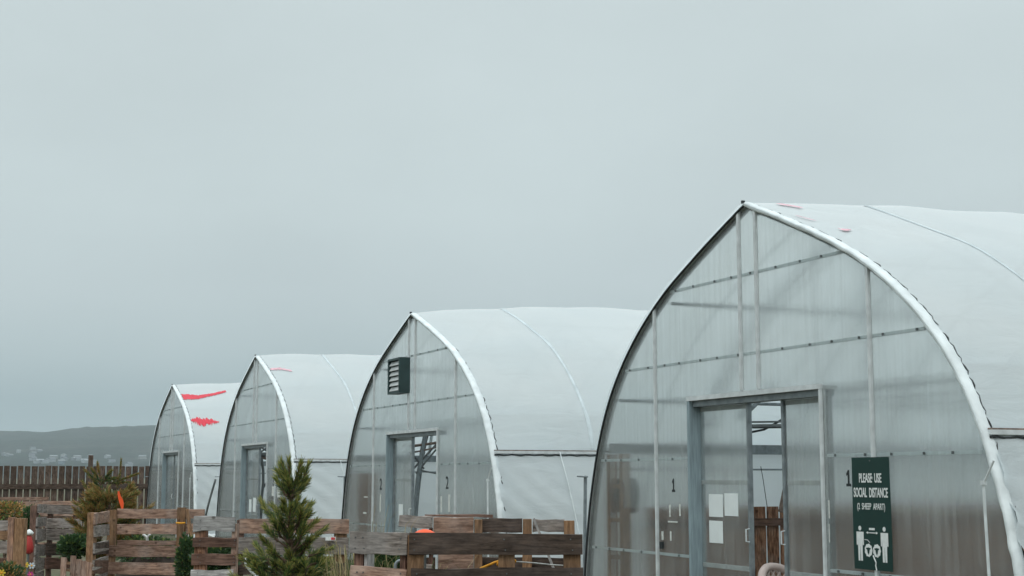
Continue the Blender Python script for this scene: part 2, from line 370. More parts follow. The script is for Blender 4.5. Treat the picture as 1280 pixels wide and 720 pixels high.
# far town on the lower slopes
rnd = random.Random(5)
M_HW = [simple('house_white', (0.26,0.29,0.31), 0.8), simple('house_grey', (0.14,0.16,0.18), 0.8), simple('house_pale', (0.22,0.23,0.23), 0.8), simple('house_blue', (0.13,0.17,0.21), 0.8)]
M_HR = [simple('roof_slate', (0.12,0.13,0.15), 0.8), simple('roof_grey', (0.16,0.17,0.18), 0.8), simple('roof_white', (0.25,0.27,0.29), 0.7)]
def town_mesh(w, d, h, rh, mw, mr):
    b = MB(); b.box(-w/2, w/2, -d/2, d/2, -2, h, 0)
    b.add([(-w/2-.4,-d/2-.4,h),(w/2+.4,-d/2-.4,h),(w/2+.4,d/2+.4,h),(-w/2-.4,d/2+.4,h),(-w/2-.4,0,h+rh),(w/2+.4,0,h+rh)],
          [(0,1,5,4),(2,3,4,5),(1,2,5),(3,0,4),(0,3,2,1)], 1)
    for k in range(3):
        x = -w/2 + w*(k+0.5)/3
        b.box(x-.6, x+.6, d/2, d/2+.08, h-2.4, h-1.0, 1)
    return b.mesh('house', [mw, mr])
TM = [town_mesh(rnd.uniform(7,14), rnd.uniform(7,9), rnd.uniform(3,5.5), rnd.uniform(1.6,3.0), M_HW[k % 4] if k % 3 else M_HW[0], M_HR[k % 3]) for k in range(9)]
for k in range(46):
    px = rnd.choice([rnd.uniform(-60, 60), rnd.uniform(40, 125), rnd.uniform(-80, 185)])
    D = rnd.uniform(1820, 2330) if px < 60 else rnd.uniform(1780, 2080)
    s_ = (px - 640) / FPX * D
    P = FWD * D + RGT * s_
    o = bpy.data.objects.new('house', TM[k % 9]); COL.objects.link(o)
    o.scale = (0.75, 0.75, 0.7); o.location = (P.x, P.y, hill_h(D, s_) - 0.2); o.rotation_euler = (0, 0, math.pi/2 + YAW + rnd.uniform(-0.9, 0.9))
    tag(o, 'tiny pale house of the far town on the hillside beyond the fence', 'house', 'far town houses on the hillside')

# ------------------------------------------------------------------ board helpers
brnd = random.Random(21)
def board_mesh(L, T, H, jag=0.004, seg=4, ragged=0.0):
    b = MB(); vs_, fs = [], []
    for i in range(seg + 1):
        x = -L/2 + L*i/seg
        j = [brnd.uniform(-jag, jag) for _ in range(4)]
        dz = brnd.uniform(-ragged, ragged) if ragged else 0
        vs_ += [(x, -T/2, -H/2+j[0]+dz), (x, T/2, -H/2+j[1]+dz), (x, T/2, H/2+j[2]), (x, -T/2, H/2+j[3])]
    for i in range(seg):
        for k in range(4):
            fs.append((i*4+k, (i+1)*4+k, (i+1)*4+(k+1)%4, i*4+(k+1)%4))
    fs += [(0,1,2,3), (seg*4+3, seg*4+2, seg*4+1, seg*4)]
    b.add(vs_, fs); return b
def board(parent, name, c, L, T, H, mat, roty=0.0, rotx=0.0, jag=0.004, ragged=0.0):
    o = board_mesh(L, T, H, jag, 4, ragged).obj(name, mat, parent)
    o.location = c; o.rotation_euler = (rotx, roty, 0); return o

class Plane:                                # a vertical standing plane through two ground points seen at pixels
    def __init__(s, px0, d0, px1, d1):
        a, b = at_depth(px0, 650, d0), at_depth(px1, 650, d1)
        s.P = Vector((a.x, a.y, 0)); u = Vector((b.x - a.x, b.y - a.y, 0)); s.len = u.length
        s.u = u.normalized(); s.rz = math.atan2(s.u.y, s.u.x)
        s.n = Vector((-s.u.y, s.u.x, 0))    # away from the camera
    def uv(s, px, py):
        r = ray(px, py); t = (s.P - CAMP).dot(s.n) / r.dot(s.n); q = CAMP + r * t
        return (q - s.P).dot(s.u), q.z
def pallet(name, label, pl, boards, posts, group='wooden pallets standing as crates', gap=0.085, extra=True, cat='pallet', extra_side='f', down=None):
    t = thing(name, label, cat, pl.P, pl.rz, group)
    low = {}
    for bd in boards:
        x0, y0, x1, y1, mat, side = bd[:6]; dy = bd[6] if len(bd) > 6 else 0.0; rg = bd[7] if len(bd) > 7 else 0.0
        u0, z1 = pl.uv(x0, y0); u1, z1b = pl.uv(x1, y0 + dy); _, z0 = pl.uv(x0, y1)
        Lb, Hb = u1 - u0, z1 - z0
        th = 0.022
        yy = -th/2 - 0.001 if side == 'f' else 0.09 + th/2 + 0.001
        if side == 'm': yy = 0.045
        board(t, 'board', ((u0+u1)/2, yy, (z1+z1b)/2 - Hb/2), Lb, th, Hb, MW[mat], roty=math.atan2(z1 - z1b, Lb) + brnd.uniform(-0.006, 0.006), rotx=brnd.uniform(-0.04, 0.04), jag=0.006, ragged=rg)
        key = (round(u0, 1),)
        if side == 'f' and (key not in low or z0 < low[key][0]): low[key] = (z0, u0, u1, mat, Hb)
    if extra:
        for z0, u0, u1, mat, Hb in low.values():
            z = z0 - gap
            while z - 0.13 > 0.0:
                board(t, 'board', ((u0+u1)/2, -0.012, z - 0.065), u1-u0, 0.022, 0.13, MW[mat]); z -= 0.13 + gap
    for ps in posts:
        x0, y0, x1, mat = ps[:4]
        u0, z1 = pl.uv(x0, y0); u1, _ = pl.uv(x1, y0)
        o = board(t, 'stringer', ((u0+u1)/2, 0.045, z1/2), z1, 0.088, u1-u0, MW[mat], roty=-math.pi/2)
    nb_ = MB()
    for o in [c for c in t.children if c.name.startswith('board')]:
        hx_, hz_ = o.dimensions.x/2, o.dimensions.z/2
        for ps in posts:
            uc = (pl.uv(ps[0], ps[1])[0] + pl.uv(ps[2], ps[1])[0])/2
            if abs(uc - o.location.x) < hx_ and o.location.y < 0.05:
                for dz in (-0.5, 0.45): nq = uc + brnd.uniform(-.015,.015); nb_.box(nq-0.004, nq+0.004, o.location.y-0.0145, o.location.y-0.010, o.location.z+dz*hz_-0.004, o.location.z+dz*hz_+0.004)
    if nb_.v: tag(nb_.obj('nail_heads', M_BOLT, t), kind='stuff')
    return t

# ------------------------------------------------------------------ greenhouses
PROF = [(0,3.98),(0.43,3.81),(0.95,3.59),(1.5,3.33),(2.0,3.01),(2.4,2.66),(2.7,2.29),(2.93,1.85),(3.1,1.35),(3.2,0.9),(3.26,0.5),(3.3,0.0)]
def catmull(pts, n):
    out = []
    for i in range(len(pts)-1):
        p0, p1, p2, p3 = pts[max(i-1,0)], pts[i], pts[i+1], pts[min(i+2, len(pts)-1)]
        for k in range(n):
            t = k / n
            out.append(tuple(0.5*((2*p1[a]) + (-p0[a]+p2[a])*t + (2*p0[a]-5*p1[a]+4*p2[a]-p3[a])*t*t + (-p0[a]+3*p1[a]-3*p2[a]+p3[a])*t**3) for a in (0,1)))
    out.append(pts[-1]); return out
HALF = catmull(PROF, 4)
HX = [p[0] for p in HALF]; HZ = [p[1] for p in HALF]
HIP = 1.85
LEN = 16.0
def greenhouse(idx, cx, ws, apex, label, door_top, leafs, infl):
    ka = (apex - HIP) / (3.98 - HIP)
    def fz(z): return HIP + (z - HIP) * ka if z > HIP else z
    half = [(x*ws, fz(z)) for x, z in HALF]
    hx = [p[0] for p in half]; hz = [p[1] for p in half]
    def top(x): return float(np.interp(abs(x), hx, hz))
    def wid(z): return float(np.interp(z, hz[::-1], hx[::-1]))
    T = thing('greenhouse', label, 'greenhouse', (cx, Y0, 0), 0, 'row of four greenhouses')
    full = [(-x, z) for x, z in half[::-1]] + half[1:]
    rn = random.Random(40 + idx)
    # --- roof film, hip to hip, blown up between the end arches
    arc = [p for p in full if p[1] >= HIP - 1e-3]
    if arc[0][1] > HIP + 1e-3: arc = [(-wid(HIP), HIP)] + arc + [(wid(HIP), HIP)]
    nrm = []
    for i in range(len(arc)):
        a, b = arc[max(i-1,0)], arc[min(i+1,len(arc)-1)]
        dx, dz = b[0]-a[0], b[1]-a[1]; l = math.hypot(dx, dz); nrm.append((-dz/l, dx/l))
    ys = [-0.04, 0.0, 0.06, 0.15, 0.3, 0.5, 0.75] + [1 + 0.25*k for k in range(int((LEN-2)/0.25)+1)] + [LEN-0.6, LEN-0.3, LEN-0.1, LEN]
    b = MB(); n = len(arc); V = []
    for y in ys:
        f1 = (1 - math.exp(-max(y,0)/1.5)) * (1 - math.exp(-max(LEN-y,0)/1.5))
        bay = 0.012 * math.cos(2*math.pi*y/1.22) * f1
        for i, (x, z) in enumerate(arc):
            k = max(0.0, (z - HIP) / (apex - HIP))
            w = infl * f1 * (math.sin(min(1, k*1.35) * math.pi/2) ** 0.7 if k > 0 else 0) - bay * min(1, k*3)
            wr = (0.016 * noise.noise(Vector((x*0.8 + idx*7, y*1.1, z*2.4))) + 0.010 * noise.noise(Vector((idx*3, (y + 0.9*z)*2.2, (z - 0.5*y)*0.7)))) * min(1, k*4) * min(1, max(y,0)*3)
            V.append((x + nrm[i][0]*(w+wr), y, z + nrm[i][1]*(w+wr)))
    b.add(V, [(j*n+i, j*n+i+1, (j+1)*n+i+1, (j+1)*n+i) for j in range(len(ys)-1) for i in range(n-1)])
    roof = b.obj('roof_film', M_FILM, T, smooth=True)
    def roof_pt(s_, y, off=0.012):         # s_: fraction along the right half, 0 at ridge, 1 at hip
        m = n // 2; fi = m + s_ * (n - 1 - m); i = min(int(fi), n-2); fr = fi - i
        fj = float(np.interp(y, ys, range(len(ys)))); j = min(int(fj), len(ys)-2); gj = fj - j
        P = lambda jj, ii: Vector(V[jj*n+ii])
        p = (P(j,i)*(1-fr) + P(j,i+1)*fr)*(1-gj) + (P(j+1,i)*(1-fr) + P(j+1,i+1)*fr)*gj
        return p + Vector((nrm[i][0], 0, nrm[i][1])) * off
    # --- edge roll of film over the front arch
    rr = []
    pts = []
    dense = []
    for i in range(len(full)-1):
        for k in range(3):
            t = k/3; dense.append((full[i][0]*(1-t)+full[i+1][0]*t, full[i][1]*(1-t)+full[i+1][1]*t))
    dense.append(full[-1])
    for i, (x, z) in enumerate(dense):
        a, c = dense[max(i-1,0)], dense[min(i+1,len(dense)-1)]
        dx, dz = c[0]-a[0], c[1]-a[1]; l = math.hypot(dx,dz) or 1
        wv = 0.010*noise.noise(Vector((i*0.22, idx*3.3, 0)))
        o_ = -0.010 + wv*(0.7 if i > len(dense)//2 else 0.2)
        pts.append((x - dz/l*o_, 0.012, z + dx/l*o_)); rr.append((0.040 + 0.006*noise.noise(Vector((i*0.3, idx, 8)))) if i > len(dense)//2 else 0.020)
    mid = len(pts)//2
    b = MB(); VB = []; K_ = 10
    for i, p in enumerate(pts):
        q = Vector(p); d_ = Vector(pts[min(i+1, len(pts)-1)]) - Vector(pts[max(i-1, 0)]); d_.normalize(); nn = Vector((-d_.z, 0, d_.x))
        rt = i > mid
        an, by = (0.024, 0.048) if rt else (0.014, 0.030)
        for k in range(K_):
            th = 2*math.pi*k/K_; c_, q_ = math.cos(th), math.sin(th)
            wr = 1 + 0.16*noise.noise(Vector((i*0.45, k*0.9, idx*4.0)))*(1 if rt else 0.4)
            VB.append(q + nn*(an*wr*math.copysign(abs(c_)**0.6, c_)) + Vector((0, 1, 0))*(by*wr*math.copysign(abs(q_)**0.7, q_)))
    b.add(VB, [(i*K_+k, i*K_+(k+1)%K_, (i+1)*K_+(k+1)%K_, (i+1)*K_+k) for i in range(len(pts)-1) for k in range(K_)] + [tuple(range(K_-1,-1,-1)), tuple((len(pts)-1)*K_+k for k in range(K_))])
    b.obj('edge_band', M_TRIM, T, smooth=True)
    # black tube painting the shadow gap inside the left edge, dark wire along the right edge
    b = MB()
    gp = [(-(x-0.026), -0.022, z-0.016) for x, z in half[::-1][:-1] if x > 0.03] + [(0, -0.022, apex-0.03)]
    b.tube(gp, 0.012, 6); b.obj('edge_shadow_line', M_BLACK, T)
    b = MB()
    wp = []
    for i, p in enumerate(pts[mid:]):
        q = Vector(p); a = Vector(pts[min(mid+i+1, len(pts)-1)]) - Vector(pts[mid+i-1]); a.normalize()
        nn = Vector((-a.z, 0, a.x)); nn = nn if nn.x > 0 else -nn
        wp.append(q + nn*0.012 + Vector((0, 0.050 + 0.012*math.sin(i*2.3), 0)))
    b.tube(wp, [0.006 + 0.003*math.sin(i*1.7) for i in range(len(wp))], 5); b.obj('lock_wire', M_BLACK, T)
    b = MB(); b.box(-0.010, 0.010, -0.040, -0.010, apex-0.005, apex+0.020); b.obj('ridge_cap', M_BLACK, T)
    # --- front end wall: sheets between the posts
    dl, dr = -1.01*ws, 1.04*ws
    dt = door_top
    e0, e1, e2, e3 = -1.67*ws, -0.11*ws, 0.16*ws, 1.71*ws
    def sheet(x0, x1, zb=None):
        poly = []
        if zb is None: poly = [(x0, 0.02), (x1, 0.02)]
        else: poly = zb[:]
        xs_ = sorted({x1, x0, *[s*x for s in (-1,1) for x in hx if x0 < s*x < x1]}, reverse=True)
        for x in xs_:
            z = top(x) - 0.008
            if z > poly[-1][1] + 0.002 or x < x1: poly.append((x, max(z, 0.03)))
        b = MB(); b.prism(poly, 0.0, 0.010); o = b.obj('wall_sheet', M_POLY, T); return o
    gp_ = 0.006
    R0 = wid(0.02) - 0.03
    sheet(-R0, e0 - gp_)
    sheet(e0 + gp_, e1 - gp_, [(e0+gp_, 0.02), (dl-0.03, 0.02), (dl-0.03, dt+0.03), (e1-gp_, dt+0.03)])
    sheet(e1 + gp_, e2 - gp_, [(e1+gp_, dt+0.03), (e2-gp_, dt+0.03)])
    sheet(e2 + gp_, e3 - gp_, [(e2+gp_, dt+0.03), (dr+0.03, dt+0.03), (dr+0.03, 0.02), (e3-gp_, 0.02)])
    sheet(e3 + gp_, R0)
    # posts outside the sheets
    for x in (e0, e3):
        b = MB(); b.box(x-0.015, x+0.015, -0.022, 0.0095, 0.02, top(x)-0.015); b.obj('wall_post', M_ALU, T)
    for x in (e1, e2):
        b = MB(); b.box(x-0.015, x+0.015, -0.022, 0.0095, dt+0.05, top(x)-0.015); b.obj('wall_post', M_ALU, T)
    # girts behind the sheets, bolts in front
    for z in (3.34, 2.63, 1.72, 0.81):
        z = fz(z); w = wid(z) - 0.10
        segs = [(-w, w)] if z > dt else [(-w, dl-0.06), (dr+0.06, w)]
        for a, c in segs:
            b = MB(); b.box(a, c, 0.0105, 0.034, z-0.013, z+0.013); b.obj('girt', M_GIRT, T)
            b = MB()
            x = a + 0.12
            while x < c - 0.05:
                if min(abs(x-q) for q in (e0,e1,e2,e3)) > 0.05:
                    b.box(x-0.009, x+0.009, -0.010, 0.0, z-0.010, z+0.010)
                x += rn.uniform(0.28, 0.40)
            tag(b.obj('bolt_row', M_BOLT, T), kind='stuff')
    # --- door frame
    b = MB(); b.box(dl-0.04, dl, -0.02, 0.015, 0.0, dt); b.box(dl-0.028, dl-0.002, 0.0155, 0.15, 0.0, dt); b.obj('door_jamb', M_JAMB, T)
    b = MB(); b.box(dr, dr+0.03, -0.02, 0.015, 0.0, dt); b.box(dr+0.002, dr+0.028, 0.0155, 0.035, 0.0, dt); b.obj('door_jamb', M_ALU, T)
    b = MB(); b.box(dl-0.045, dr+0.035, -0.022, -0.0005, dt+0.0005, dt+0.042); b.box(dl-0.028, dr+0.028, 0.0155, 0.15, dt+0.0005, dt+0.03); b.obj('door_header', M_ALU, T)
    b = MB(); b.box(dl+0.002, dr-0.002, 0.02, 0.14, dt-0.055, dt-0.002); b.obj('door_track', M_GALV, T)
    for (a, c) in leafs:
        hgt = dt - 0.05
        L_ = bpy.data.objects.new('door_leaf', None)
        b = MB(); b.box(a+0.03, c-0.03, 0.098, 0.106, 0.04, hgt); lf = b.obj('door_leaf', M_POLY, T)
        for (x0, x1) in ((a, a+0.03), (c-0.03, c)):
            b = MB(); b.box(x0, x1, 0.08, 0.12, 0.02, hgt); b.obj('stile', M_GALV, lf)
        for z in (0.06, 0.74, 1.50, hgt-0.03):
            b = MB(); b.box(a+0.031, c-0.031, 0.108, 0.128, z-0.02, z+0.02); b.obj('rail', M_ALU, lf)
        b = MB(); hxp = c-0.015 if a < 0 else a+0.015
        b.tube([(hxp, 0.08, 0.98), (hxp, 0.045, 0.985), (hxp, 0.045, 1.09), (hxp, 0.08, 1.095)], 0.007, 6); b.obj('handle', M_ALU, lf)
        bpy.data.objects.remove(L_)
    # --- inner steel: hoops, purlins, ties
    for k in range(int(LEN/1.22)+1):
        y = 0.045 + 1.22*k
        b = MB()
        f1 = (1 - math.exp(-max(y,0)/1.5)) * (1 - math.exp(-max(LEN-y,0)/1.5))
        b.tube([(x*0.99, y, z-0.04 if z > 0.05 else 0) for x, z in full], 0.024, 6); b.obj('hoop', M_GALV, T)
        if k % 2 == 1 or k == 2:
            b = MB(); z = 2.36; w = wid(z) - 0.05
            b.tube([(-w, y, z), (w, y, z)], 0.02, 6); b.tube([(0, y, z), (0, y, apex-0.06)], 0.014, 6)
            b.obj('tie_truss', M_GALV, T)
    for (x, z) in ((0, apex-0.085), (1.5*ws, top(1.5*ws)-0.085), (-1.5*ws, top(1.5*ws)-0.085), (2.62*ws, top(2.62*ws)-0.06), (-2.62*ws, top(2.62*ws)-0.06)):
        b = MB(); b.tube([(x, 0.1, z), (x, LEN-0.05, z)], 0.018, 6); b.obj('purlin', M_GALV, T)
    for s in (-1, 1):
        x = s*(wid(HIP)-0.085)
        b = MB(); b.box(x-0.02, x+0.02, 0.1, LEN-0.05, HIP-0.055, HIP+0.05); b.obj('hip_board', M_GALV, T)
        x2 = s*(wid(1.63)-0.12)
        b = MB(); b.tube([(x2, 0.1, 1.63), (x2, LEN-0.05, 1.63)], 0.010, 6); b.obj('curtain_pipe', M_GALV, T)
    # --- sides: hip rail, rolled curtain, base board
    for s in (-1, 1):
        xr = s*(wid(HIP)+0.012)
        b = MB(); b.box(min(xr, xr+s*0.035), max(xr, xr+s*0.035), 0.01, LEN, HIP-0.012, HIP+0.022); o = b.obj('hip_rail', M_ALU, T)
        b = MB(); b.box(min(xr, xr+s*0.03), max(xr, xr+s*0.03), 0.01, LEN, HIP+0.0225, HIP+0.034); b.obj('rusty_edge', M_RUST, o)
        b = MB(); b.tube([(xr+s*0.02, 0.01+0.06*k, HIP-0.03+0.006*math.sin(k*1.9)) for k in range(int(LEN/0.06))], 0.009, 5); b.obj('lock_wire', M_BLACK, o)
        zs = [HIP-0.01 - (HIP-0.16)*k/26 for k in range(27)]
        ysc = [0.02 + 0.09*k for k in range(60)] + [5.5 + 0.5*k for k in range(int((LEN-5.5)/0.5)+1)]
        V2 = []
        for y in ysc:
            for z in zs:
                k = (HIP - z)/HIP
                d = 0.034*math.sin(19*(z + 0.9*(y**0.8)) + 3*noise.noise(Vector((y*1.2, z, idx)))) * math.exp(-y/0.8) * math.sin(math.pi*min(1,k+0.08))
                d += 0.035*noise.noise(Vector((y*0.9+idx*5, z*1.6, s*2))) * math.sin(math.pi*k) + 0.004*noise.noise(Vector((y*3+z*2, z*2, idx+9)))
                V2.append((s*(wid(z)+0.012+d+0.02*math.sin(math.pi*k)), y, z))
        m_ = len(zs); b = MB(); b.add(V2, [((j*m_+i, j*m_+i+1, (j+1)*m_+i+1, (j+1)*m_+i) if s < 0 else (j*m_+i, (j+1)*m_+i, (j+1)*m_+i+1, j*m_+i+1)) for j in range(len(ysc)-1) for i in range(m_-1)])
        b.obj('side_curtain', M_CURT, T, smooth=True)
        b = MB(); b.tube([(s*(wid(0.14)+0.06), 0.02, 0.13), (s*(wid(0.14)+0.06), LEN, 0.13)], 0.05, 8); b.obj('curtain_roll', M_TRIM, T, smooth=True)
        b = MB(); b.box(min(s*(wid(0)-0.05), s*(wid(0)-0.01)), max(s*(wid(0)-0.05), s*(wid(0)-0.01)), 0.05, LEN, 0.0, 0.2); b.obj('base_board', MW['brown'], T)
        # hanging strap on the side curtain
        b = MB(); b.tube([(s*(wid(z)+0.06), 0.9+0.12*(HIP-z), z) for z in (1.86,1.5,1.0,0.5,0.1)], 0.007, 5); b.obj('strap', M_TRIM, T)
        # crank pole near the front corner
        xc = s*(3.38*ws) if s < 0 else s*3.0*ws
        yc = 0.10 if s < 0 else -0.10
        b = MB()
        if s < 0:
            xb = xc - 0.10
            b.tube([(xb-0.02, yc, 0.0), (xb+0.01, yc, 1.0), (xb+0.03, yc, 1.53), (xb+0.04, yc, 1.56)], 0.019, 8); b.tube([(xb+0.03, yc, 1.55), (xb+0.16, yc-0.16, 1.555), (xb+0.40, yc-0.16, 1.55)], 0.009, 6)
            b.obj('crank_pole', M_GALV, T)
        else:
            b.tube([(xc+0.04, yc, 0.0), (xc, yc, 1.50)], 0.011, 8); b.tube([(xc, yc, 1.50), (xc+0.02, yc, 1.53), (xc+0.10, yc+0.01, 1.66)], 0.008, 6)
            b.box(xc-0.018, xc+0.018, yc-0.015, yc+0.015, 1.495, 1.525); b.obj('crank_pole', M_ALU, T)
    # --- back wall
    poly = [(x, max(0.02, z-0.03)) for x, z in full]; poly = [(x, z) for x, z in poly]
    b = MB(); b.prism([(q[0]*0.99, q[1]) for q in poly[::-1]], LEN-0.02, LEN-0.01); b.obj('back_wall_sheet', M_POLY, T)
    for x in (-1.7*ws, 0, 1.7*ws):
        b = MB(); b.box(x-0.02, x+0.02, LEN-0.05, LEN-0.021, 0.0, top(x)-0.06); b.obj('back_post', M_ALU, T)
    for z in (0.81, 1.72, 2.63):
        b = MB(); b.box(-wid(z)+0.1, wid(z)-0.1, LEN-0.075, LEN-0.051, z-0.02, z+0.02); b.obj('back_girt', M_ALU, T)
    return T, roof_pt, dict(dl=dl, dr=dr, dt=dt, top=top, wid=wid, ws=ws, fz=fz)

CX = [-10.65, -19.53, -29.20, -38.70]
def wx(px, yoff, i): return at_y(px, 600, Y0 + yoff).x - CX[i]
G1, rp1, i1 = greenhouse(0, CX[0], 1.0, 3.98, 'nearest white greenhouse, with the green sign beside its door', 2.258, [(wx(879.5,0.1,0)-0.12, wx(939,0.1,0)), (wx(980.5,0.1,0), 1.035)], 0.15)
G2, rp2, i2 = greenhouse(1, CX[1], 1.04, 3.92, 'white greenhouse with a dark louvre box high on its end wall', 2.18, [(-1.04, wx(516.5,0.1,1))], 0.25)
G3, rp3, i3 = greenhouse(2, CX[2], 1.055, 4.05, 'white greenhouse behind the young green pine, door slightly open', 2.20, [(-1.06, wx(324.5,0.1,2))], 0.13)
G4, rp4, i4 = greenhouse(3, CX[3], 1.085, 4.0, 'farthest white greenhouse, with bright red streaks on its roof', 2.19, [(-1.09, 0.02), (0.02, 1.12)], 0.13)

# red tape on the roofs (px path -> fraction across the slope, metres back)
def tape(T, rp, name, path, mat, seed, ragged):
    rn = random.Random(seed); b = MB(); N_ = 54; V = []
    for k in range(N_+1):
        t = k/N_ * (len(path)-1); i = min(int(t), len(path)-2); f = t - i
        s0, y0, w0 = path[i]; s1, y1, w1 = path[i+1]
        s_, y, w = s0*(1-f)+s1*f, y0*(1-f)+y1*f, w0*(1-f)+w1*f
        ja, jb = rn.uniform(1-ragged, 1+ragged), rn.uniform(1-ragged, 1+ragged)
        V.append(rp(max(0.001, s_ - w*ja), y)); V.append(rp(min(0.999, s_ - w*ja + w*(ja+jb)*0.5), y)); V.append(rp(min(0.999, s_ + w*jb), y))
    b.add(V, [q for k in range(N_) for q in ((k*3, k*3+1, k*3+4, k*3+3), (k*3+1, k*3+2, k*3+5, k*3+4))])
    return b.obj(name, mat, T)
def roof_uv(px, py, cx, rp):               # nearest roof point to a pixel ray
    best = None; r = ray(px, py).normalized()
    for a in range(0, 101, 2):
        for q in range(0, 45):
            y = -0.03 + q*0.1
            p = rp(a/100, y) + Vector((cx, Y0, 0)) - CAMP
            d = (p - r * p.dot(r)).length / p.length
            if best is None or d < best[0]: best = (d, a/100, y)
    return best[1], best[2]
def tape_px(T, rp, cx, name, pts, mat, seed, ragged):
    path = [(*roof_uv(x, y, cx, rp), w) for x, y, w in pts]
    tape(T, rp, name, path, mat, seed, ragged)
tape_px(G4, rp4, CX[3], 'red_tape', [(223,488,0.03),(229,495,0.055),(250,496,0.03),(265,493,0.02),(281,490,0.018)], M_RED, 1, 0.25)
tape_px(G4, rp4, CX[3], 'red_tape', [(237,525,0.006),(245,526,0.03),(254,528,0.032),(265,528,0.025),(275,527.5,0.004)], M_RED, 2, 0.75)
tape_px(G3, rp3, CX[2], 'red_tape', [(340,460,0.012),(350,461.5,0.012),(363,464,0.01)], M_PINK, 3, 0.6)
tape(G1, rp1, 'red_tape', [(0.035,0.28,0.010),(0.06,0.36,0.016),(0.085,0.44,0.008)], M_PINK, 4, 0.7)
tape(G1, rp1, 'red_tape', [(0.17,0.16,0.006),(0.20,0.2,0.008),(0.22,0.24,0.004)], M_PINK, 6, 0.7)
tape_px(G1, rp1, CX[0], 'red_tape', [(1046,283,0.008),(1054,286,0.01),(1062,289,0.004)], M_PINK, 5, 0.6)

# grey strips over the roofs for film seams and hoop shadows put into the colour
M_ROOF_LINE = simple('seam_hoop_shadow', (0.52,0.575,0.595), 0.8, var=0.12, spec=0.1)
def roof_line(T, rp, y, w):
    b = MB(); V = []
    ss_ = [0.985 - 0.97*k/40 for k in range(41)]
    side = [(rp(q, y, 0.004), rp(q, y + w*(0.8 + 0.4*noise.noise(Vector((q*9, y, 0)))), 0.007)) for q in ss_]
    for a, c in side: V += [a, c]
    for a, c in side[::-1]: V += [Vector((-a.x, a.y, a.z)), Vector((-c.x, c.y, c.z))]
    b.add(V, [(2*i, 2*i+1, 2*i+3, 2*i+2) for i in range(len(V)//2 - 1)]); b.obj('seam_hoop_shadow', M_ROOF_LINE, T)
roof_line(G1, rp1, roof_uv(1240, 320, CX[0], rp1)[1], 0.035)
roof_line(G2, rp2, roof_uv(715, 470, CX[1], rp2)[1], 0.06)
roof_line(G3, rp3, roof_uv(428, 478, CX[2], rp3)[1], 0.06)

# --- louvre box on the second greenhouse
vx0, vx1 = wx(483,-0.17,1), wx(497.5,-0.17,1)
vent = MB(); zt, zb = 3.28, 2.76
vent.box(vx0, vx1, -0.17, -0.001, zt-0.03, zt); vent.box(vx0, vx1, -0.17, -0.001, zb, zb+0.03)
vent.box(vx0, vx0+0.03, -0.17, -0.001, zb+0.0301, zt-0.0301); vent.box(vx1-0.03, vx1, -0.17, -0.001, zb+0.0301, zt-0.0301); vent.box(vx0+0.031, vx1-0.031, -0.03, -0.002, zb+0.0302, zt-0.0302)
vo = vent.obj('louvre_box', M_GREENBOX, G2)
for k in range(6):
    b = MB(); zc = zb + 0.07 + k*0.075
    b.box(vx0+0.032, vx1-0.032, -0.006, 0.006, -0.034, 0.034, 0, Matrix.Translation((0, -0.135, zc)) @ Matrix.Rotation(math.radians(-28), 4, 'X'))
    b.obj('slat', M_SLAT, vo)

# --- house numbers
def text_mesh(txt, size, sx=1.0, off=0.0, extr=0.002):
    cu = bpy.data.curves.new('text', 'FONT'); cu.body = txt; cu.size = size; cu.align_x = 'CENTER'; cu.extrude = extr; cu.offset = off; cu.space_character = 1.0
    o = bpy.data.objects.new('text', cu); COL.objects.link(o)
    bpy.context.view_layer.update()
    dg = bpy.context.evaluated_depsgraph_get()
    me = bpy.data.meshes.new_from_object(o.evaluated_get(dg))
    bpy.data.objects.remove(o); bpy.data.curves.remove(cu)
    me.transform(Matrix.Diagonal((sx, 1, 1, 1)) @ Matrix.Identity(4))
    me.transform(Matrix.Rotation(math.radians(90), 4, 'X'))
    me.materials.clear(); return me
def text_obj(name, txt, size, mat, parent, loc, sx=1.0, off=0.0):
    me = text_mesh(txt, size, sx, off); me.materials.append(mat)
    o = bpy.data.objects.new(name, me); COL.objects.link(o); o.parent = parent; o.location = loc; return o
for (T, i, txt, spots) in ((G1, 0, '1', [(842,615,606-9), (1061,608,0)]), (G2, 1, '2', [(476,612,0), (559,611,0)]), (G3, 2, '3', [(342,607,0)])):
    for px, py, _ in spots:
        p = at_y(px, py, Y0 - 0.004)
        if txt == '1':
            b = MB(); b.prism([(-0.055,0),(0.055,0),(0.055,0.026),(0.020,0.026),(0.020,0.15),(-0.008,0.15),(-0.05,0.118),(-0.05,0.095),(-0.020,0.108),(-0.020,0.026),(-0.055,0.026)], -0.003, -0.001)
            o = b.obj('house_number', M_BLACK, T); o.location = (p.x - CX[i], -0.002, p.z); o.scale = (0.55, 1, 0.85)
        else:
            text_obj('house_number', txt, 0.24, M_BLACK, T, (p.x - CX[i], -0.005, p.z), 0.9, 0.002)

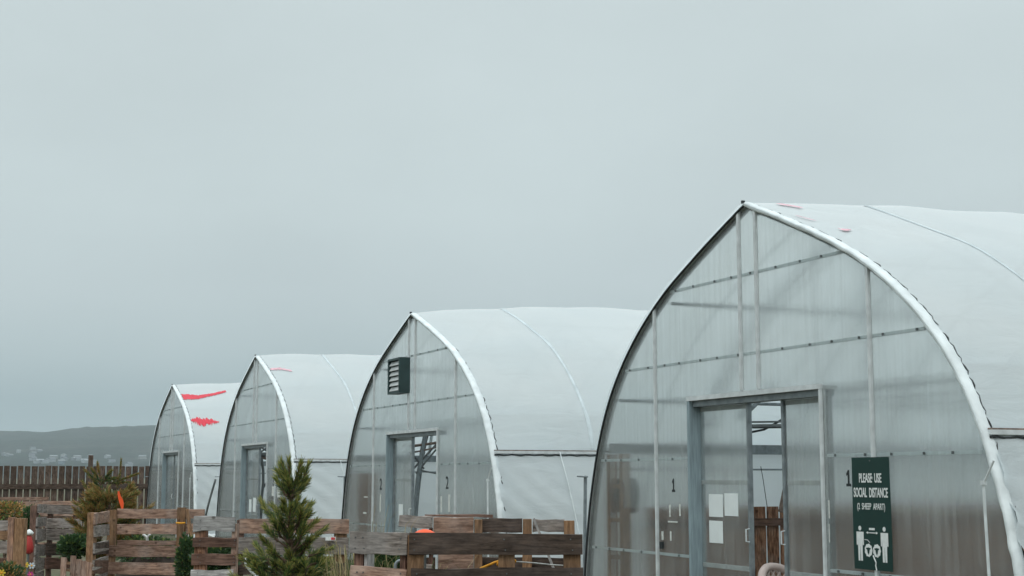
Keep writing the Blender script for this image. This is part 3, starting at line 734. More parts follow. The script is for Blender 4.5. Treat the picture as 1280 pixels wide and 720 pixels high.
# --- pale tape residue and small fittings on the near wall
def wall_rects(T, i, name, rects, mat, y=-0.004, th=0.002):
    for x0, y0, x1, y1 in rects:
        b = MB(); a, c = at_y(x0, y0, Y0+y), at_y(x1, y1, Y0+y)
        b.box(a.x-CX[i], c.x-CX[i], y-th, y, c.z, a.z); b.obj(name, mat, T)
wall_rects(G1, 0, 'tape_residue', [(836.5,631,838.5,646),(849,630,851,645),(835,651,847,653.5),(827,664,829.5,675),(837.5,664,839.5,676),(1035.5,625,1037.5,648),(1036,655,1037.6,678)], M_RESID)
wall_rects(G1, 0, 'latch', [(826.5,677,830,686)], M_BLACK, -0.011, 0.02)
wall_rects(G2, 1, 'tape_residue', [(455,620.5,459.5,622),(454,640,458,642.5),(475,618,476,640),(551,620,552.5,640),(560.5,618,562.5,640)], M_RESID)
wall_rects(G3, 2, 'tape_residue', [(340,608,343,620),(347,606,350,622)], M_RESID)
# paper notices on the near left door leaf
for k, (x0, y0, x1, y1) in enumerate([(886,617.5,904,646.5),(905.5,616.5,923,645.5),(886.5,650.5,904,679.5)]):
    yy = Y0 + 0.094
    a, c = at_y(x0, y0, yy), at_y(x1, y1, yy)
    b = MB(); b.box(a.x, c.x, yy-0.0015, yy, c.z, a.z); o = b.obj('paper_sheet', M_PAPER)
    tag(o, ['blank white paper sheet on the glazed door, upper left of three', 'blank white paper sheet on the glazed door, upper right of three', 'blank white paper sheet on the glazed door, lowest of three'][k], 'paper', 'white paper sheets on the near door')
for k, (x0, y0, x1, y1) in enumerate([(498.5,630,503.5,652)]):
    yy = Y0 + 0.094
    a, c = at_y(x0, y0, yy), at_y(x1, y1, yy)
    b = MB(); b.box(a.x, c.x, yy-0.0015, yy, c.z, a.z); tag(b.obj('paper_sheet', M_PAPER), 'narrow white sheet on the door below the louvre box', 'paper')
for k, (x0, y0, x1, y1) in enumerate([(311.5,624,314,640),(316.5,622,319.5,640)]):
    yy = Y0 + 0.094
    a, c = at_y(x0, y0, yy), at_y(x1, y1, yy)
    b = MB(); b.box(a.x, c.x, yy-0.0015, yy, c.z, a.z); tag(b.obj('paper_sheet', M_PAPER), ['left', 'right'][k] + ' narrow white strip on the door behind the pine', 'paper')

# --- the sign
pa, pb = at_y(1064, 572, Y0-0.03), at_y(1116, 715, Y0-0.03)
SX0, SX1, SZ1, SZ0 = pa.x, pb.x, pa.z, pb.z
SWd, SH = SX1 - SX0, SZ1 - SZ0
SG = thing('distancing_sign', 'tall dark green sign with white lettering on the nearest greenhouse wall', 'sign', ((SX0+SX1)/2, Y0-0.03, SZ0))
b = MB(); nx, nz = 8, 14; V = []
for s in (0, 1):
    for j in range(nz+1):
        for i in range(nx+1):
            u, v = i/nx - 0.5, j/nz
            V.append((u*SWd*(1+0.012*math.sin(v*5)), -0.003*0 + (0.004 if s else 0.0) , v*SH))
w1 = nx+1; F_ = []
for j in range(nz):
    for i in range(nx):
        q = (j*w1+i, j*w1+i+1, (j+1)*w1+i+1, (j+1)*w1+i); F_.append(q)
        o_ = (nz+1)*w1; F_.append(tuple(o_+t for t in q[::-1]))
o_ = (nz+1)*w1
for j in range(nz): F_.append((j*w1, (j+1)*w1, o_+(j+1)*w1, o_+j*w1)); F_.append((j*w1+nx, o_+j*w1+nx, o_+(j+1)*w1+nx, (j+1)*w1+nx))
for i in range(nx): F_.append((i, o_+i, o_+i+1, i+1)); F_.append((nz*w1+i, nz*w1+i+1, o_+nz*w1+i+1, o_+nz*w1+i))
b.add(V, F_); panel = b.obj('panel', M_SIGN, SG)
def fit_text(txt, width, height, zc, xc=0.0, off=0.004):
    me = text_mesh(txt, 0.1, 1.0, off, 0.0008)
    vs_ = [v.co.copy() for v in me.vertices]
    x0, x1 = min(v.x for v in vs_), max(v.x for v in vs_); z0, z1 = min(v.z for v in vs_), max(v.z for v in vs_)
    me.transform(Matrix.Translation((xc, -0.003, zc)) @ Matrix.Diagonal((width/(x1-x0), 1, height/(z1-z0), 1)) @ Matrix.Translation((-(x0+x1)/2, 0, -(z0+z1)/2)))
    me.materials.append(M_WHITE)
    o = bpy.data.objects.new('lettering', me); COL.objects.link(o); o.parent = SG
    return o
fz_ = lambda v: SH * (1 - v)
fit_text('PLEASE  USE', SWd*0.59, SH*0.085, fz_(0.185), 0.0, 0.0022)
fit_text('SOCIAL  DISTANCE', SWd*0.90, SH*0.087, fz_(0.315), 0.0, 0.0022)
fit_text('(2  SHEEP  APART)', SWd*0.73, SH*0.075, fz_(0.447), 0.0, 0.0008)
def flat(poly, name, mat=M_WHITE, y=-0.0022, parent=SG):
    b = MB(); b.prism(poly, y, y+0.0012); return b.obj(name, mat, parent)
def circ(cx, cz, r, n=16, sz=1.0): return [(cx+r*math.cos(2*math.pi*k/n), cz+r*sz*math.sin(2*math.pi*k/n)) for k in range(n)]
for cx_ in (-0.32, 0.32):
    cx_ *= SWd; h = SH
    zt = fz_(0.615)
    b = MB()
    b.prism(circ(cx_, zt-0.020*h, 0.021*h), -0.0022, -0.001)
    W_ = SWd*0.095
    body = [(cx_-W_, zt-0.052*h), (cx_+W_, zt-0.052*h), (cx_+W_, zt-0.17*h), (cx_+W_*0.72, zt-0.17*h), (cx_+W_*0.66, zt-0.085*h), (cx_+W_*0.58, zt-0.31*h), (cx_+W_*0.10, zt-0.31*h), (cx_+W_*0.04, zt-0.18*h),
            (cx_-W_*0.04, zt-0.18*h), (cx_-W_*0.10, zt-0.31*h), (cx_-W_*0.58, zt-0.31*h), (cx_-W_*0.66, zt-0.085*h), (cx_-W_*0.72, zt-0.17*h), (cx_-W_, zt-0.17*h)]
    b.prism(body[::-1], -0.0022, -0.001); b.obj('person_pictogram', M_WHITE, SG)
az = fz_(0.672); aw = SWd*0.155
flat([(-aw, az), (-aw*0.7, az+0.012*SH), (-aw*0.7, az+0.004*SH), (aw*0.7, az+0.004*SH), (aw*0.7, az+0.012*SH), (aw, az), (aw*0.7, az-0.012*SH), (aw*0.7, az-0.004*SH), (-aw*0.7, az-0.004*SH), (-aw*0.7, az-0.012*SH)][::-1], 'arrow')
flat([(-aw*0.48, az+0.024*SH), (aw*0.48, az+0.024*SH), (aw*0.48, az+0.043*SH), (-aw*0.48, az+0.043*SH)], 'distance_mark')
for cx_ in (-0.105, 0.115):
    cx_ *= SWd; cz = fz_(0.828)
    woolly = [(cx_+(0.094+0.005*math.cos(9*t))*SWd*math.cos(t)*1.05, cz+(0.092+0.005*math.cos(9*t))*SWd*1.15*math.sin(t)) for t in [2*math.pi*k/54 for k in range(54)]]
    o = flat(woolly, 'sheep_pictogram')
    z_ = cz - 0.004*SH
    flat([(cx_, z_-0.036*SH), (cx_+0.022*SWd, z_-0.018*SH), (cx_+0.034*SWd, z_+0.010*SH), (cx_+0.062*SWd, z_+0.016*SH), (cx_+0.055*SWd, z_+0.026*SH), (cx_+0.026*SWd, z_+0.026*SH), (cx_, z_+0.030*SH),
          (cx_-0.026*SWd, z_+0.026*SH), (cx_-0.055*SWd, z_+0.026*SH), (cx_-0.062*SWd, z_+0.016*SH), (cx_-0.034*SWd, z_+0.010*SH), (cx_-0.022*SWd, z_-0.018*SH)], 'sheep_face', M_SIGN, -0.0036, o)
b = MB()
for pts in ([(0.04,0.165),(0.06,0.185),(0.05,0.20)], [(0.06,0.96),(0.08,0.93),(0.07,0.905)], [(-0.2,0.735),(-0.12,0.737),(-0.06,0.76)]):
    b.tube([(u*SWd, -0.003, fz_(v)) for u, v in pts], 0.002, 4)
b.tube([(u*SWd, -0.004, fz_(v)) for u, v in [(0.02,0.87),(0.05,0.90),(0.09,0.93),(0.08,0.96),(0.10,1.0)]], 0.005, 5)
b.obj('peeled_tear', M_WHITE, SG)
b = MB(); b.box(-0.006,0.006,-0.004,0.0,SH*0.963,SH*0.975); b.obj('screw', M_BOLT, SG)

# --- things inside the near greenhouse
FX = -13.6
pf = thing('picket_partition', 'low fence of brown stained boards seen through the open near door', 'fence', (FX, Y0+0.6, 0), math.pi/2)
k = 0; u = 0.0
while u < 12.5:
    wv = brnd.uniform(0.135, 0.15); hh = 1.22 + brnd.uniform(-0.012, 0.012)
    board(pf, 'board', (u + wv/2, 0.0, hh/2), hh, 0.02, wv, MW['rust'], roty=-math.pi/2); u += wv + brnd.uniform(0.018, 0.034)
for z in (1.05, 0.30): board(pf, 'rail', (6.25, -0.032, z), 12.5, 0.035, 0.08, MW['brown'])
# plastic chair
cp = at_depth(963, 703, 12.75)
CH = thing('plastic_chair', 'beige moulded plastic chair with lattice back inside the near doorway', 'chair', (cp.x+0.30, cp.y+0.05, 0), math.radians(100))
b = MB()                                     # seat faces local -y... back at +y side toward camera
def slab(b, f, nu, nv, th):
    V = []; 
    for s in (0, th):
        for j in range(nv+1):
            for i in range(nu+1):
                V.append(f(i/nu, j/nv, s))
    w_ = nu+1; o2 = (nv+1)*w_; F = []
    for j in range(nv):
        for i in range(nu):
            q = (j*w_+i, j*w_+i+1, (j+1)*w_+i+1, (j+1)*w_+i); F += [q, tuple(o2+t for t in q[::-1])]
    for j in range(nv): F += [(j*w_, (j+1)*w_, o2+(j+1)*w_, o2+j*w_), (j*w_+nu, o2+j*w_+nu, o2+(j+1)*w_+nu, (j+1)*w_+nu)]
    for i in range(nu): F += [(i, o2+i, o2+i+1, i+1), (nv*w_+i, nv*w_+i+1, o2+nv*w_+i+1, o2+nv*w_+i)]
    b.add(V, F)
slab(b, lambda u, v, s: ((u-0.5)*0.46, (v-0.5)*0.44, 0.43 - 0.02*math.sin(math.pi*u)*math.sin(math.pi*v) - s), 8, 8, 0.02)
b.obj('seat', M_PLASTIC, CH, smooth=False)
ztop = cp.z
def back_y(z, x): return 0.21 + (z-0.43)*0.24 - 0.05*(1-(x/0.25)**2)*0 + 0.10*(x/0.25)**2*-1
def rim(t): return (0.27*math.copysign(abs(math.cos(t))**0.9, math.cos(t)), 0.45 + (ztop-0.486)*max(0.0, math.sin(t))**0.95)
b = MB()
rp_ = [rim(math.pi*k/24) for k in range(25)]
b.tube([(x, back_y(z, x), z) for x, z in rp_], [0.036]*25, 8)
b.obj('back_rim', M_PLASTIC, CH, smooth=True)
b = MB()
for k in range(-7, 8):
    for sg in (-1, 1):
        P_ = []
        for q in range(30):
            z = 0.47 + (ztop-0.47)*q/29; x = k*0.062 + sg*(z-0.62)*0.75
            lim = 0.26*math.sqrt(max(0, 1-max(0,(z-0.45)/(ztop-0.486))**2.0))
            if abs(x) < lim: P_.append((x, back_y(z, x), z))
        if len(P_) > 1: b.tube([P_[0], P_[len(P_)//2], P_[-1]], 0.009, 4)
b.obj('lattice', M_PLASTIC, CH)
for sx in (-1, 1):
    for sy in (-1, 1):
        b = MB(); b.tube([(sx*0.25, sy*0.23, 0.0), (sx*0.21, sy*0.20, 0.43)], [0.022, 0.03], 6); b.obj('leg', M_PLASTIC, CH)
    b = MB(); b.tube([(sx*0.25, -0.22, 0.43), (sx*0.28, -0.20, 0.64), (sx*0.28, 0.05, 0.66), (sx*0.25, back_y(0.66, 0.25)+0.02, 0.66)], 0.022, 6); b.obj('armrest', M_PLASTIC, CH, smooth=True)
# wooden step ladder behind the left sheets
yl = Y0 + 0.14
la, lb = at_y(765.5, 568, yl), at_y(781, 568, yl)
LD = thing('step_ladder', 'upright wooden ladder standing inside the near greenhouse wall', 'ladder', ((la.x+lb.x)/2, yl, 0))
hw = (lb.x - la.x)/2
for s in (-1, 1): board(LD, 'rail', (s*hw, 0, la.z/2), la.z, 0.09, 0.075, MW['tan'], roty=-math.pi/2)
for z in (0.35, 0.72, 1.1, 1.45): board(LD, 'rung', (0, 0, z), hw*2-0.076, 0.05, 0.04, MW['tan'])
b = MB(); q = at_y(775, 622, yl)
b.lathe([(0.01,0.16),(0.09,0.15),(0.13,0.06),(0.13,-0.08),(0.10,-0.2),(0.03,-0.22)], 12, 0, (0, -0.02, q.z+0.05))
HT = b.obj('hanging_bag', M_BLACK); HT.location = ((la.x+lb.x)/2, yl+0.12, 0); tag(HT, 'dark bag hanging on the ladder inside the near greenhouse', 'bag')
# potting benches in the greenhouses
def bench(label, loc, L_, W_, h, rz=0.0):
    t = thing('potting_bench', label, 'bench', loc, rz)
    for k in range(5): board(t, 'slat', (0, (k-2)*W_/5, h), L_, W_/5-0.015, 0.03, MW['brown'])
    for sx in (-1, 1):
        for sy in (-1, 1): board(t, 'leg', (sx*(L_/2-0.1), sy*(W_/2-0.1), (h-0.016)/2), h-0.016, 0.07, 0.07, MW['tan'], roty=-math.pi/2)
    for sy in (-1, 1): board(t, 'apron', (0, sy*(W_/2-0.04), h-0.09), L_-0.1, 0.022, 0.12, MW['brown'])
    return t
bench('long potting bench along the right side of the near greenhouse', (CX[0]+2.2, Y0+5.0, 0), 7.0, 1.0, 0.85, math.pi/2)
bench('long potting bench along the left side inside the louvre greenhouse', (CX[1]-2.3, Y0+6.5, 0), 9.0, 1.0, 0.9, math.pi/2)
bench('long potting bench along the left side inside the greenhouse behind the pine', (CX[2]-2.3, Y0+5.5, 0), 9.0, 1.0, 1.1, math.pi/2)
bench('long potting bench along the left side inside the farthest greenhouse', (CX[3]-2.3, Y0+5.5, 0), 9.0, 1.0, 1.1, math.pi/2)
M_POT = simple('terracotta', (0.33,0.13,0.07), 0.8, var=0.2)
prn = random.Random(9)
for k, nm_ in enumerate(('first', 'second', 'third', 'fourth', 'fifth', 'sixth')):
    t = thing('potted_plant', nm_ + ' potted plant from the door on the right bench, blurred behind the near wall', 'plant', (CX[0]+2.05+prn.uniform(-0.15,0.2), Y0+1.8+k*0.7, 0.866), 0, 'potted plants on the near bench')
    b = MB(); b.lathe([(0.07,0.0),(0.10,0.15),(0.115,0.15),(0.115,0.19),(0.09,0.19)], 12); b.obj('pot', M_POT, t, smooth=True)
    b = MB()
    for q in range(160):
        v = Vector((prn.gauss(0,1), prn.gauss(0,1), abs(prn.gauss(0,1)))).normalized(); p0 = Vector((0,0,0.19)) + v*prn.uniform(0.05,0.2)*(0.7+0.3*(k%3)); d_ = (v+UP*0.3).normalized(); sd = d_.cross(UP).normalized()*0.018
        b.add([p0, p0+d_*0.04+sd, p0+d_*0.09, p0+d_*0.04-sd], [(0,1,2,3)])
    b.obj('leaves', M_LG, t)
# plywood sheet leaning inside the second greenhouse
yy = Y0 + 0.22
a, c = at_y(449, 592, yy), at_y(470, 650, yy)
PW = MB(); PW.box(a.x, c.x, yy, yy+0.018, 0.0, a.z); tag(PW.obj('plywood_sheet', MW['rust']), 'brown plywood sheet standing inside the left of the louvre greenhouse wall', 'plywood')
# pipe frame in the doorway of the second greenhouse
XF = CX[1] - 0.9
PF = thing('pipe_rack', 'dark steel pipe rack with rusty crossbars in the louvre greenhouse doorway', 'rack', (XF, Y0, 0))
def ptube(pts, r, mat, name, par, X_, base=False):
    P_ = [at_x(x, y, X_) for x, y in pts]; P_ = [Vector((0, p.y - Y0, p.z)) for p in P_]
    if base: P_.append(Vector((0, P_[-1].y - 0.05, 0)))
    b = MB(); b.tube(P_, r, 8); return b.obj(name, mat, par)
ptube([(532.5,538),(528,560),(522,600),(519,640)], 0.032, M_GALV, 'upright', PF, XF, True)
ptube([(513,558),(546,553.5)], 0.022, M_RUST, 'crossbar', PF, XF); ptube([(513,566),(530,563),(546,559)], 0.014, M_RUST, 'crossbar', PF, XF)
ptube([(512,591),(545,556)], 0.016, M_BOLT, 'brace', PF, XF); ptube([(514,566),(530,586)], 0.014, M_BOLT, 'brace', PF, XF); ptube([(526,588),(546,592)], 0.012, M_BOLT, 'brace', PF, XF); ptube([(545,562),(520,592)], 0.014, M_BOLT, 'brace', PF, XF)
XF3 = CX[2] - 0.7
PF3 = thing('pipe_rack', 'dark bent pipe rack in the doorway behind the pine', 'rack', (XF3, Y0, 0))
ptube([(322,556),(337,566)], 0.02, M_BOLT, 'brace', PF3, XF3); ptube([(337,557),(322,568)], 0.02, M_BOLT, 'brace', PF3, XF3); ptube([(322,568.5),(338,568)], 0.05, M_BOLT, 'crossbar', PF3, XF3); ptube([(322,571),(338,574)], 0.03, M_RUST, 'crossbar', PF3, XF3)
ptube([(326.5,570),(329,588),(329,604),(327,622),(326.5,640)], 0.03, M_BOLT, 'upright', PF3, XF3, True); ptube([(335,600),(329,610)], 0.02, M_BOLT, 'brace', PF3, XF3)
# diagonal brace pipes behind the near door
XB = -12.4
def gtube(pts, r, mat, name, X_=XB):
    P_ = [at_x(x, y, X_) for x, y in pts]; b = MB(); b.tube([(p.x-CX[0], p.y-Y0, p.z) for p in P_], r, 6); return b.obj(name, mat, G1)
gtube([(925,523),(970,478)], 0.035, M_GALV, 'brace'); gtube([(940,533),(990,532.5)], 0.024, M_BOLT, 'purlin_bar', -13.0); gtube([(940,527.5),(990,527)], 0.010, M_BOLT, 'purlin_bar', -13.0)
gtube([(935,541),(955,537),(968,530),(985,520)], 0.012, M_BLACK, 'cable', -13.05)
gtube([(951,583),(954,600),(959,634)], 0.004, M_BLACK, 'cable', -13.3); gtube([(976,640),(982,610),(984,585)], 0.03, M_RUST, 'brace', -12.6)

# ------------------------------------------------------------------ far fence
FNX = -43.5
FN = thing('board_fence', 'dark brown vertical board fence behind the farthest greenhouse', 'fence', (FNX, -2.0, 0), math.pi/2)
u = 0.0
while u < 24:
    wv = brnd.uniform(0.145, 0.165); hh = 1.85 + brnd.uniform(-0.01, 0.012)
    board(FN, 'board', (u + wv/2, 0.0, hh/2+0.01), hh, 0.02, wv, MW['fence'], roty=-math.pi/2, jag=0.003); u += wv + brnd.uniform(0.025, 0.042)
for z in (1.27, 0.42): board(FN, 'rail', (12, -0.04, z), 24.2, 0.055, 0.15, MW['fence'])
q = at_x(113, 569, FNX)
for uu in (0.6, q.y+2.0, 10.4, 15.5, 20.5):
    hz_ = q.z if abs(uu-(q.y+2.0)) < 0.01 else 1.83
    board(FN, 'post', (uu, -0.12, hz_/2), hz_, 0.1, 0.13, MW['fence'], roty=-math.pi/2)

# ------------------------------------------------------------------ pallets and crates
P_E = Plane(136, 20.0, 240, 20.0)
pallet('wooden_pallet', 'pinkish brown pallet with tan posts and orange twine left of centre', P_E,
  [(144,636.5,254,648,'pink','b'), (144,655.5,243,668,'pink','b'), (144,676,226,682,'pink','b'), (134.5,682,224.5,695.5,'pink','f',0.8), (133,703,220,717.5,'pink','f',1.0)],
  [(135,637.5,144.5,'tan'), (221.5,634.5,231,'tan')])
sk = MB(); pE = [at_depth(x, y, 19.9) for x, y in ((233,636),(237,660),(241,684))]
P_El = Plane(116.5, 18.9, 135, 19.93)
pallet('wooden_pallet', 'short grey brown pallet side at the left end of the twine-tied pallet', P_El,
  [(116.8,642,135.2,656,'pink','f',-3.5), (117,657,135,671,'grey','f',-1.5), (117,678.5,134.5,693.5,'dark','f',-0.5), (116,700,133.5,717,'brown','f',0.5)],
  [(118,641,122,'tan')])
P_C = Plane(57, 22.0, 104, 22.0)
pallet('wooden_pallet', 'weathered grey pallet crate front behind the bushy brown pine', P_C,
  [(58,631,100,642,'grey','f',0.5), (57.5,648,103,659.5,'grey','f',0.6), (57,661,101,675,'grey','f'), (56,679,98,693.5,'dark','f'), (55,697,96,711,'brown','f')],
  [(60,633,65,'brown'), (92,633,98,'brown')])
P_Cl = Plane(43, 20.9, 56.5, 21.93)
pallet('wooden_pallet', 'narrow grey pallet side of the crate next to the red garden ornament', P_Cl,
  [(46.5,630.5,57,641,'grey','f',0), (45,647,56.5,658,'grey','f'), (44.5,661,56,675,'grey','f'), (43,680,55,694,'grey','f',1), (42,696,54,710,'grey','f',1)],
  [(46,632,49,'brown')])
P_B = Plane(0, 28.5, 97, 28.5)
pallet('wooden_pallet', 'pinkish pallet standing in front of the far board fence', P_B,
  [(-8,621.5,61,625.5,'pink','f'), (24,626.5,97,634.5,'pink','f'), (-8,632,17,644,'rust','f'), (24,637.5,97,645,'pink','f')],
  [(18,623,24,'light'), (91,626,97,'brown'), (-8,623,-3,'brown')])
P_A = Plane(0, 14.6, 31, 14.6)
pallet('wooden_pallet', 'brown posts and grey boards of the crate at the left picture edge', P_A,
  [(-40,651,11,663,'grey','b'), (-40,665,8,675,'tan','b'), (-40,678,11,692,'grey','b'), (-40,698,11,712,'brown','b')],
  [(18.5,648,31,'tan'), (10.5,647,17.5,'rust'), (-40,648,-30,'tan')], extra=False)
P_F1 = Plane(240, 13.6, 296, 13.6)
pallet('wooden_pallet', 'narrow pallet with a bleached ragged top board and dark boards below', P_F1,
  [(242.5,645,294.5,664,'light','f',1.2,0.012), (241.5,672,296,683.5,'brown','f',0.5), (240,692.5,295,706,'brown','f',0.3), (239,712.5,292,726,'light','f')],
  [(244,658,258,'rust'), (290,655,296,'pink')])
P_F2 = Plane(297, 15.2, 437, 15.2)
pallet('wooden_pallet', 'long pinkish grey pallet standing behind the young green pine', P_F2,
  [(300,648.5,436.5,666.5,'pink','f',0.5), (296,671.5,436,692.5,'grey','f',0.5), (299,703,432,718,'dark','f')],
  [(296,650,304,'brown'), (418,651,433,'tan'), (356,651,366,'brown')])
P_G1 = Plane(438, 9.25, 511, 9.05)
pallet('wooden_pallet', 'short weathered grey pallet beside the darkest long pallet', P_G1,
  [(439.5,664,511,690.5,'grey','f',2.5,0.004), (440,706,510,732,'pink','f',6)],
  [(443,672,454,'brown'), (455.5,680,459,'light'), (500,680,507,'brown')])
P_G2 = Plane(512, 9.0, 728, 9.0)
pallet('wooden_pallet', 'darkest long pallet, nearest to the camera and left of the near greenhouse', P_G2,
  [(511.7,666.8,728,693.5,'dark','f',0.5), (514,710.5,729,737,'dark','f',-0.5)],
  [(510,669,529.5,'tan'), (623,670,643,'tan'), (704.5,670,725.5,'tan')])
P_G3 = Plane(499, 11.6, 720, 11.6)
pallet('wooden_pallet', 'back pallet of the nearest crate, with tan posts and mixed boards', P_G3,
  [(499,643.5,541,658,'grey','f',2.5), (542,647,592,666,'pink','f',0.5), (602,649,653,666,'dark','b'), (666,649.5,706,665,'grey','b',0.5), (530,643.8,616,647,'brown','b'), (548,690,592,711,'pink','f'), (602,676,653,690,'brown','b'), (602,698,706,711,'dark','b')],
  [(593,649.5,602.5,'tan'), (653.5,649,664.5,'tan'), (705.5,651,718.5,'tan'), (536,660,541,'brown')])
def lean(name, label, a, c, w, th, mat, depth, cat='slat'):
    A, B = at_depth(*a, depth), at_depth(*c, depth)
    dr = (A - B).normalized(); k = B.z / dr.z; B0 = B - dr * k      # continue to the ground
    L_ = (A - B0).length
    o = board_mesh(L_, th, w).obj(name, mat); M_ = dr.to_track_quat('X', 'Y').to_matrix().to_4x4(); M_.translation = (A + B0) / 2
    o.matrix_world = M_; tag(o, label, cat)
lean('wooden_stake', 'split tan stake leaning against the twine-tied post', (233.5,636), (240.5,682), 0.07, 0.04, MW['tan'], 19.88, 'stake')
lean('propped_lath', 'bleached slat leaning inside the nearest crate', (667,648), (675,668), 0.05, 0.02, MW['light'], 11.45, 'lath')
lean('propped_lath', 'bleached slat leaning behind the short grey pallet', (459,684), (465,708), 0.03, 0.02, MW['light'], 9.5, 'lath')
# low white edging pickets
P_D = Plane(77, 19.0, 116, 18.4)
ED = thing('edging_fence', 'low weathered picket edging at the foot of the brown pine', 'fence', P_D.P, P_D.rz)
for (x0, y0) in ((77,696.5),(89,694.5),(96,699),(102.5,701),(109,703)):
    u0, z1 = P_D.uv(x0, y0); u1, _ = P_D.uv(x0+5.8, y0)
    board(ED, 'picket', ((u0+u1)/2, 0, z1/2), z1, 0.015, u1-u0, MW['pink'], roty=-math.pi/2)
for yy_ in (703.5, 712):
    u0, z = P_D.uv(77, yy_); u1, _ = P_D.uv(115, yy_)
    board(ED, 'rail', ((u0+u1)/2, 0.016, z), u1-u0, 0.012, 0.03, MW['tan'])

# ------------------------------------------------------------------ plants
def needles(b, p, d, L, n, rn, nl, wts, w=0.0035, spread=0.78, along=True):
    d = d.normalized()
    a = d.cross(Vector((0.3,0.2,0.9))); a.normalize(); c = d.cross(a)
    for k in range(n):
        t = rn.random() ** 0.8
        th = rn.uniform(0, 2*math.pi)
        sp = spread * (1.1 - 0.72*t) * rn.uniform(0.6, 1.1)
        nd = (d * math.cos(sp) + (a*math.cos(th) + c*math.sin(th)) * math.sin(sp)).normalized()
        base = p + d * (L*t); l = nl * rn.uniform(0.65, 1.1)
        side = nd.cross(Vector((rn.uniform(-1,1), rn.uniform(-1,1), rn.uniform(-1,1)))).normalized() * (w/2)
        m_ = base + nd*l*0.6 + Vector((0,0,0.004))
        tip = base + nd*l + Vector((0,0,rn.uniform(-0.008,0.012)))
        mi = rn.choices((0,1,2), (wts[0]*(1.5-1.2*t), wts[1]*(0.7+0.6*t), wts[2]*(0.3+1.6*t)))[0]
        b.add([base - side, base + side, m_ + side*0.9, m_ - side*0.9, tip], [(0,1,2,3), (3,2,4)], mi)
def pine(name, label, base, whorls, leader, nl, mats, wts, seed, npn=110, w=0.0035, extra=(), lean_=(0,0), up=(0.55,0.95)):
    rn = random.Random(seed)
    T = thing(name, label, 'tree', base)
    top = Vector((lean_[0], lean_[1], leader))
    tp = [Vector((0,0,0)).lerp(top, k/6) + Vector((rn.uniform(-.01,.01), rn.uniform(-.01,.01), 0))*(k not in (0,)) for k in range(7)]
    b = MB(); b.tube(tp, [0.028*(1-k/6.6)+0.004 for k in range(7)], 7); b.obj('trunk', M_BARK, T, smooth=True)
    nb, tw = MB(), MB()
    for (z, r, cnt) in whorls:
        a0 = rn.uniform(0, 6.28)
        for k in range(cnt):
            a = a0 + 2*math.pi*k/cnt + rn.uniform(-0.35, 0.35)
            L_ = r * rn.uniform(0.72, 1.12); f = z/leader
            s = Vector((lean_[0]*f, lean_[1]*f, z + rn.uniform(-0.04, 0.04)))
            o = Vector((math.cos(a), math.sin(a), 0))
            u1, u2 = rn.uniform(0.1,0.35), rn.uniform(*up)
            m1 = s + o*L_*0.55 + UP*L_*0.55*u1; e = m1 + o*L_*0.45 + UP*L_*0.45*u2
            tw.tube([s, m1, e], [0.009, 0.006, 0.003], 5)
            needles(nb, m1, (e-m1), (e-m1).length*1.1, int(npn*1.0), rn, nl, wts, w)
            needles(nb, s.lerp(m1, 0.35), (m1-s), (m1-s).length*0.6, int(npn*0.55), rn, nl*0.95, wts, w)
            for q in range(2 + int(L_/0.13)):
                t = rn.uniform(0.3, 0.95); pnt = s.lerp(m1, t/0.55) if t < 0.55 else m1.lerp(e, (t-0.55)/0.45)
                sd = (o*0.7 + Vector((-o.y, o.x, 0))*rn.choice((-1,1))*rn.uniform(0.5,1.0) + UP*rn.uniform(*up)).normalized()
                ll = rn.uniform(0.3, 0.5)*L_ + 0.03
                tw.tube([pnt, pnt + sd*ll], [0.005, 0.002], 4)
                needles(nb, pnt + sd*ll*0.25, sd, ll*0.85, int(npn*0.75), rn, nl*0.9, wts, w)
    ztop = max(z for z, r, c in whorls)
    needles(nb, tp[-1].lerp(tp[-2], 0.8), UP + Vector((lean_[0], lean_[1], 0))*0.3, 0.16, int(npn*1.6), rn, nl*0.9, wts, w, 0.55)
    for (p, d, L_, n, nlen, wt) in extra:
        p, d = Vector(p), Vector(d).normalized()
        tw.tube([p, p+d*L_], [0.012, 0.005], 5)
        needles(nb, p, d, L_, n, rn, nlen, wt, w, 0.85)
    tw.obj('branches', M_BARK, T)
    nb.obj('crown', mats, T)
    return T
pb_ = at_depth(364, 650, 11.0)
def loc11(px, py):
    p = at_depth(px, py, 11.0); return Vector((p.x-pb_.x, p.y-pb_.y, p.z))
yr = random.Random(77); ex11 = []
SHOOTS = [(362,620,362,580), (360,616,349,586), (359,620,347,602), (365,616,376,592), (364,621,379,604), (362,622,355,606),
 (351,654,331,640), (346,656,327,630), (353,650,341,636), (366,648,372,628), (369,650,383,634), (371,656,387,644), (361,646,357,630),
 (348,676,334,662), (374,672,391,655), (380,680,402,664), (369,668,378,652), (357,676,350,660),
 (340,700,313,696), (336,703,320,684), (346,694,331,674), (386,695,408,688), (389,706,406,700), (376,692,389,676), (359,694,357,670), (366,702,371,678), (350,706,342,688), (382,712,396,700)]
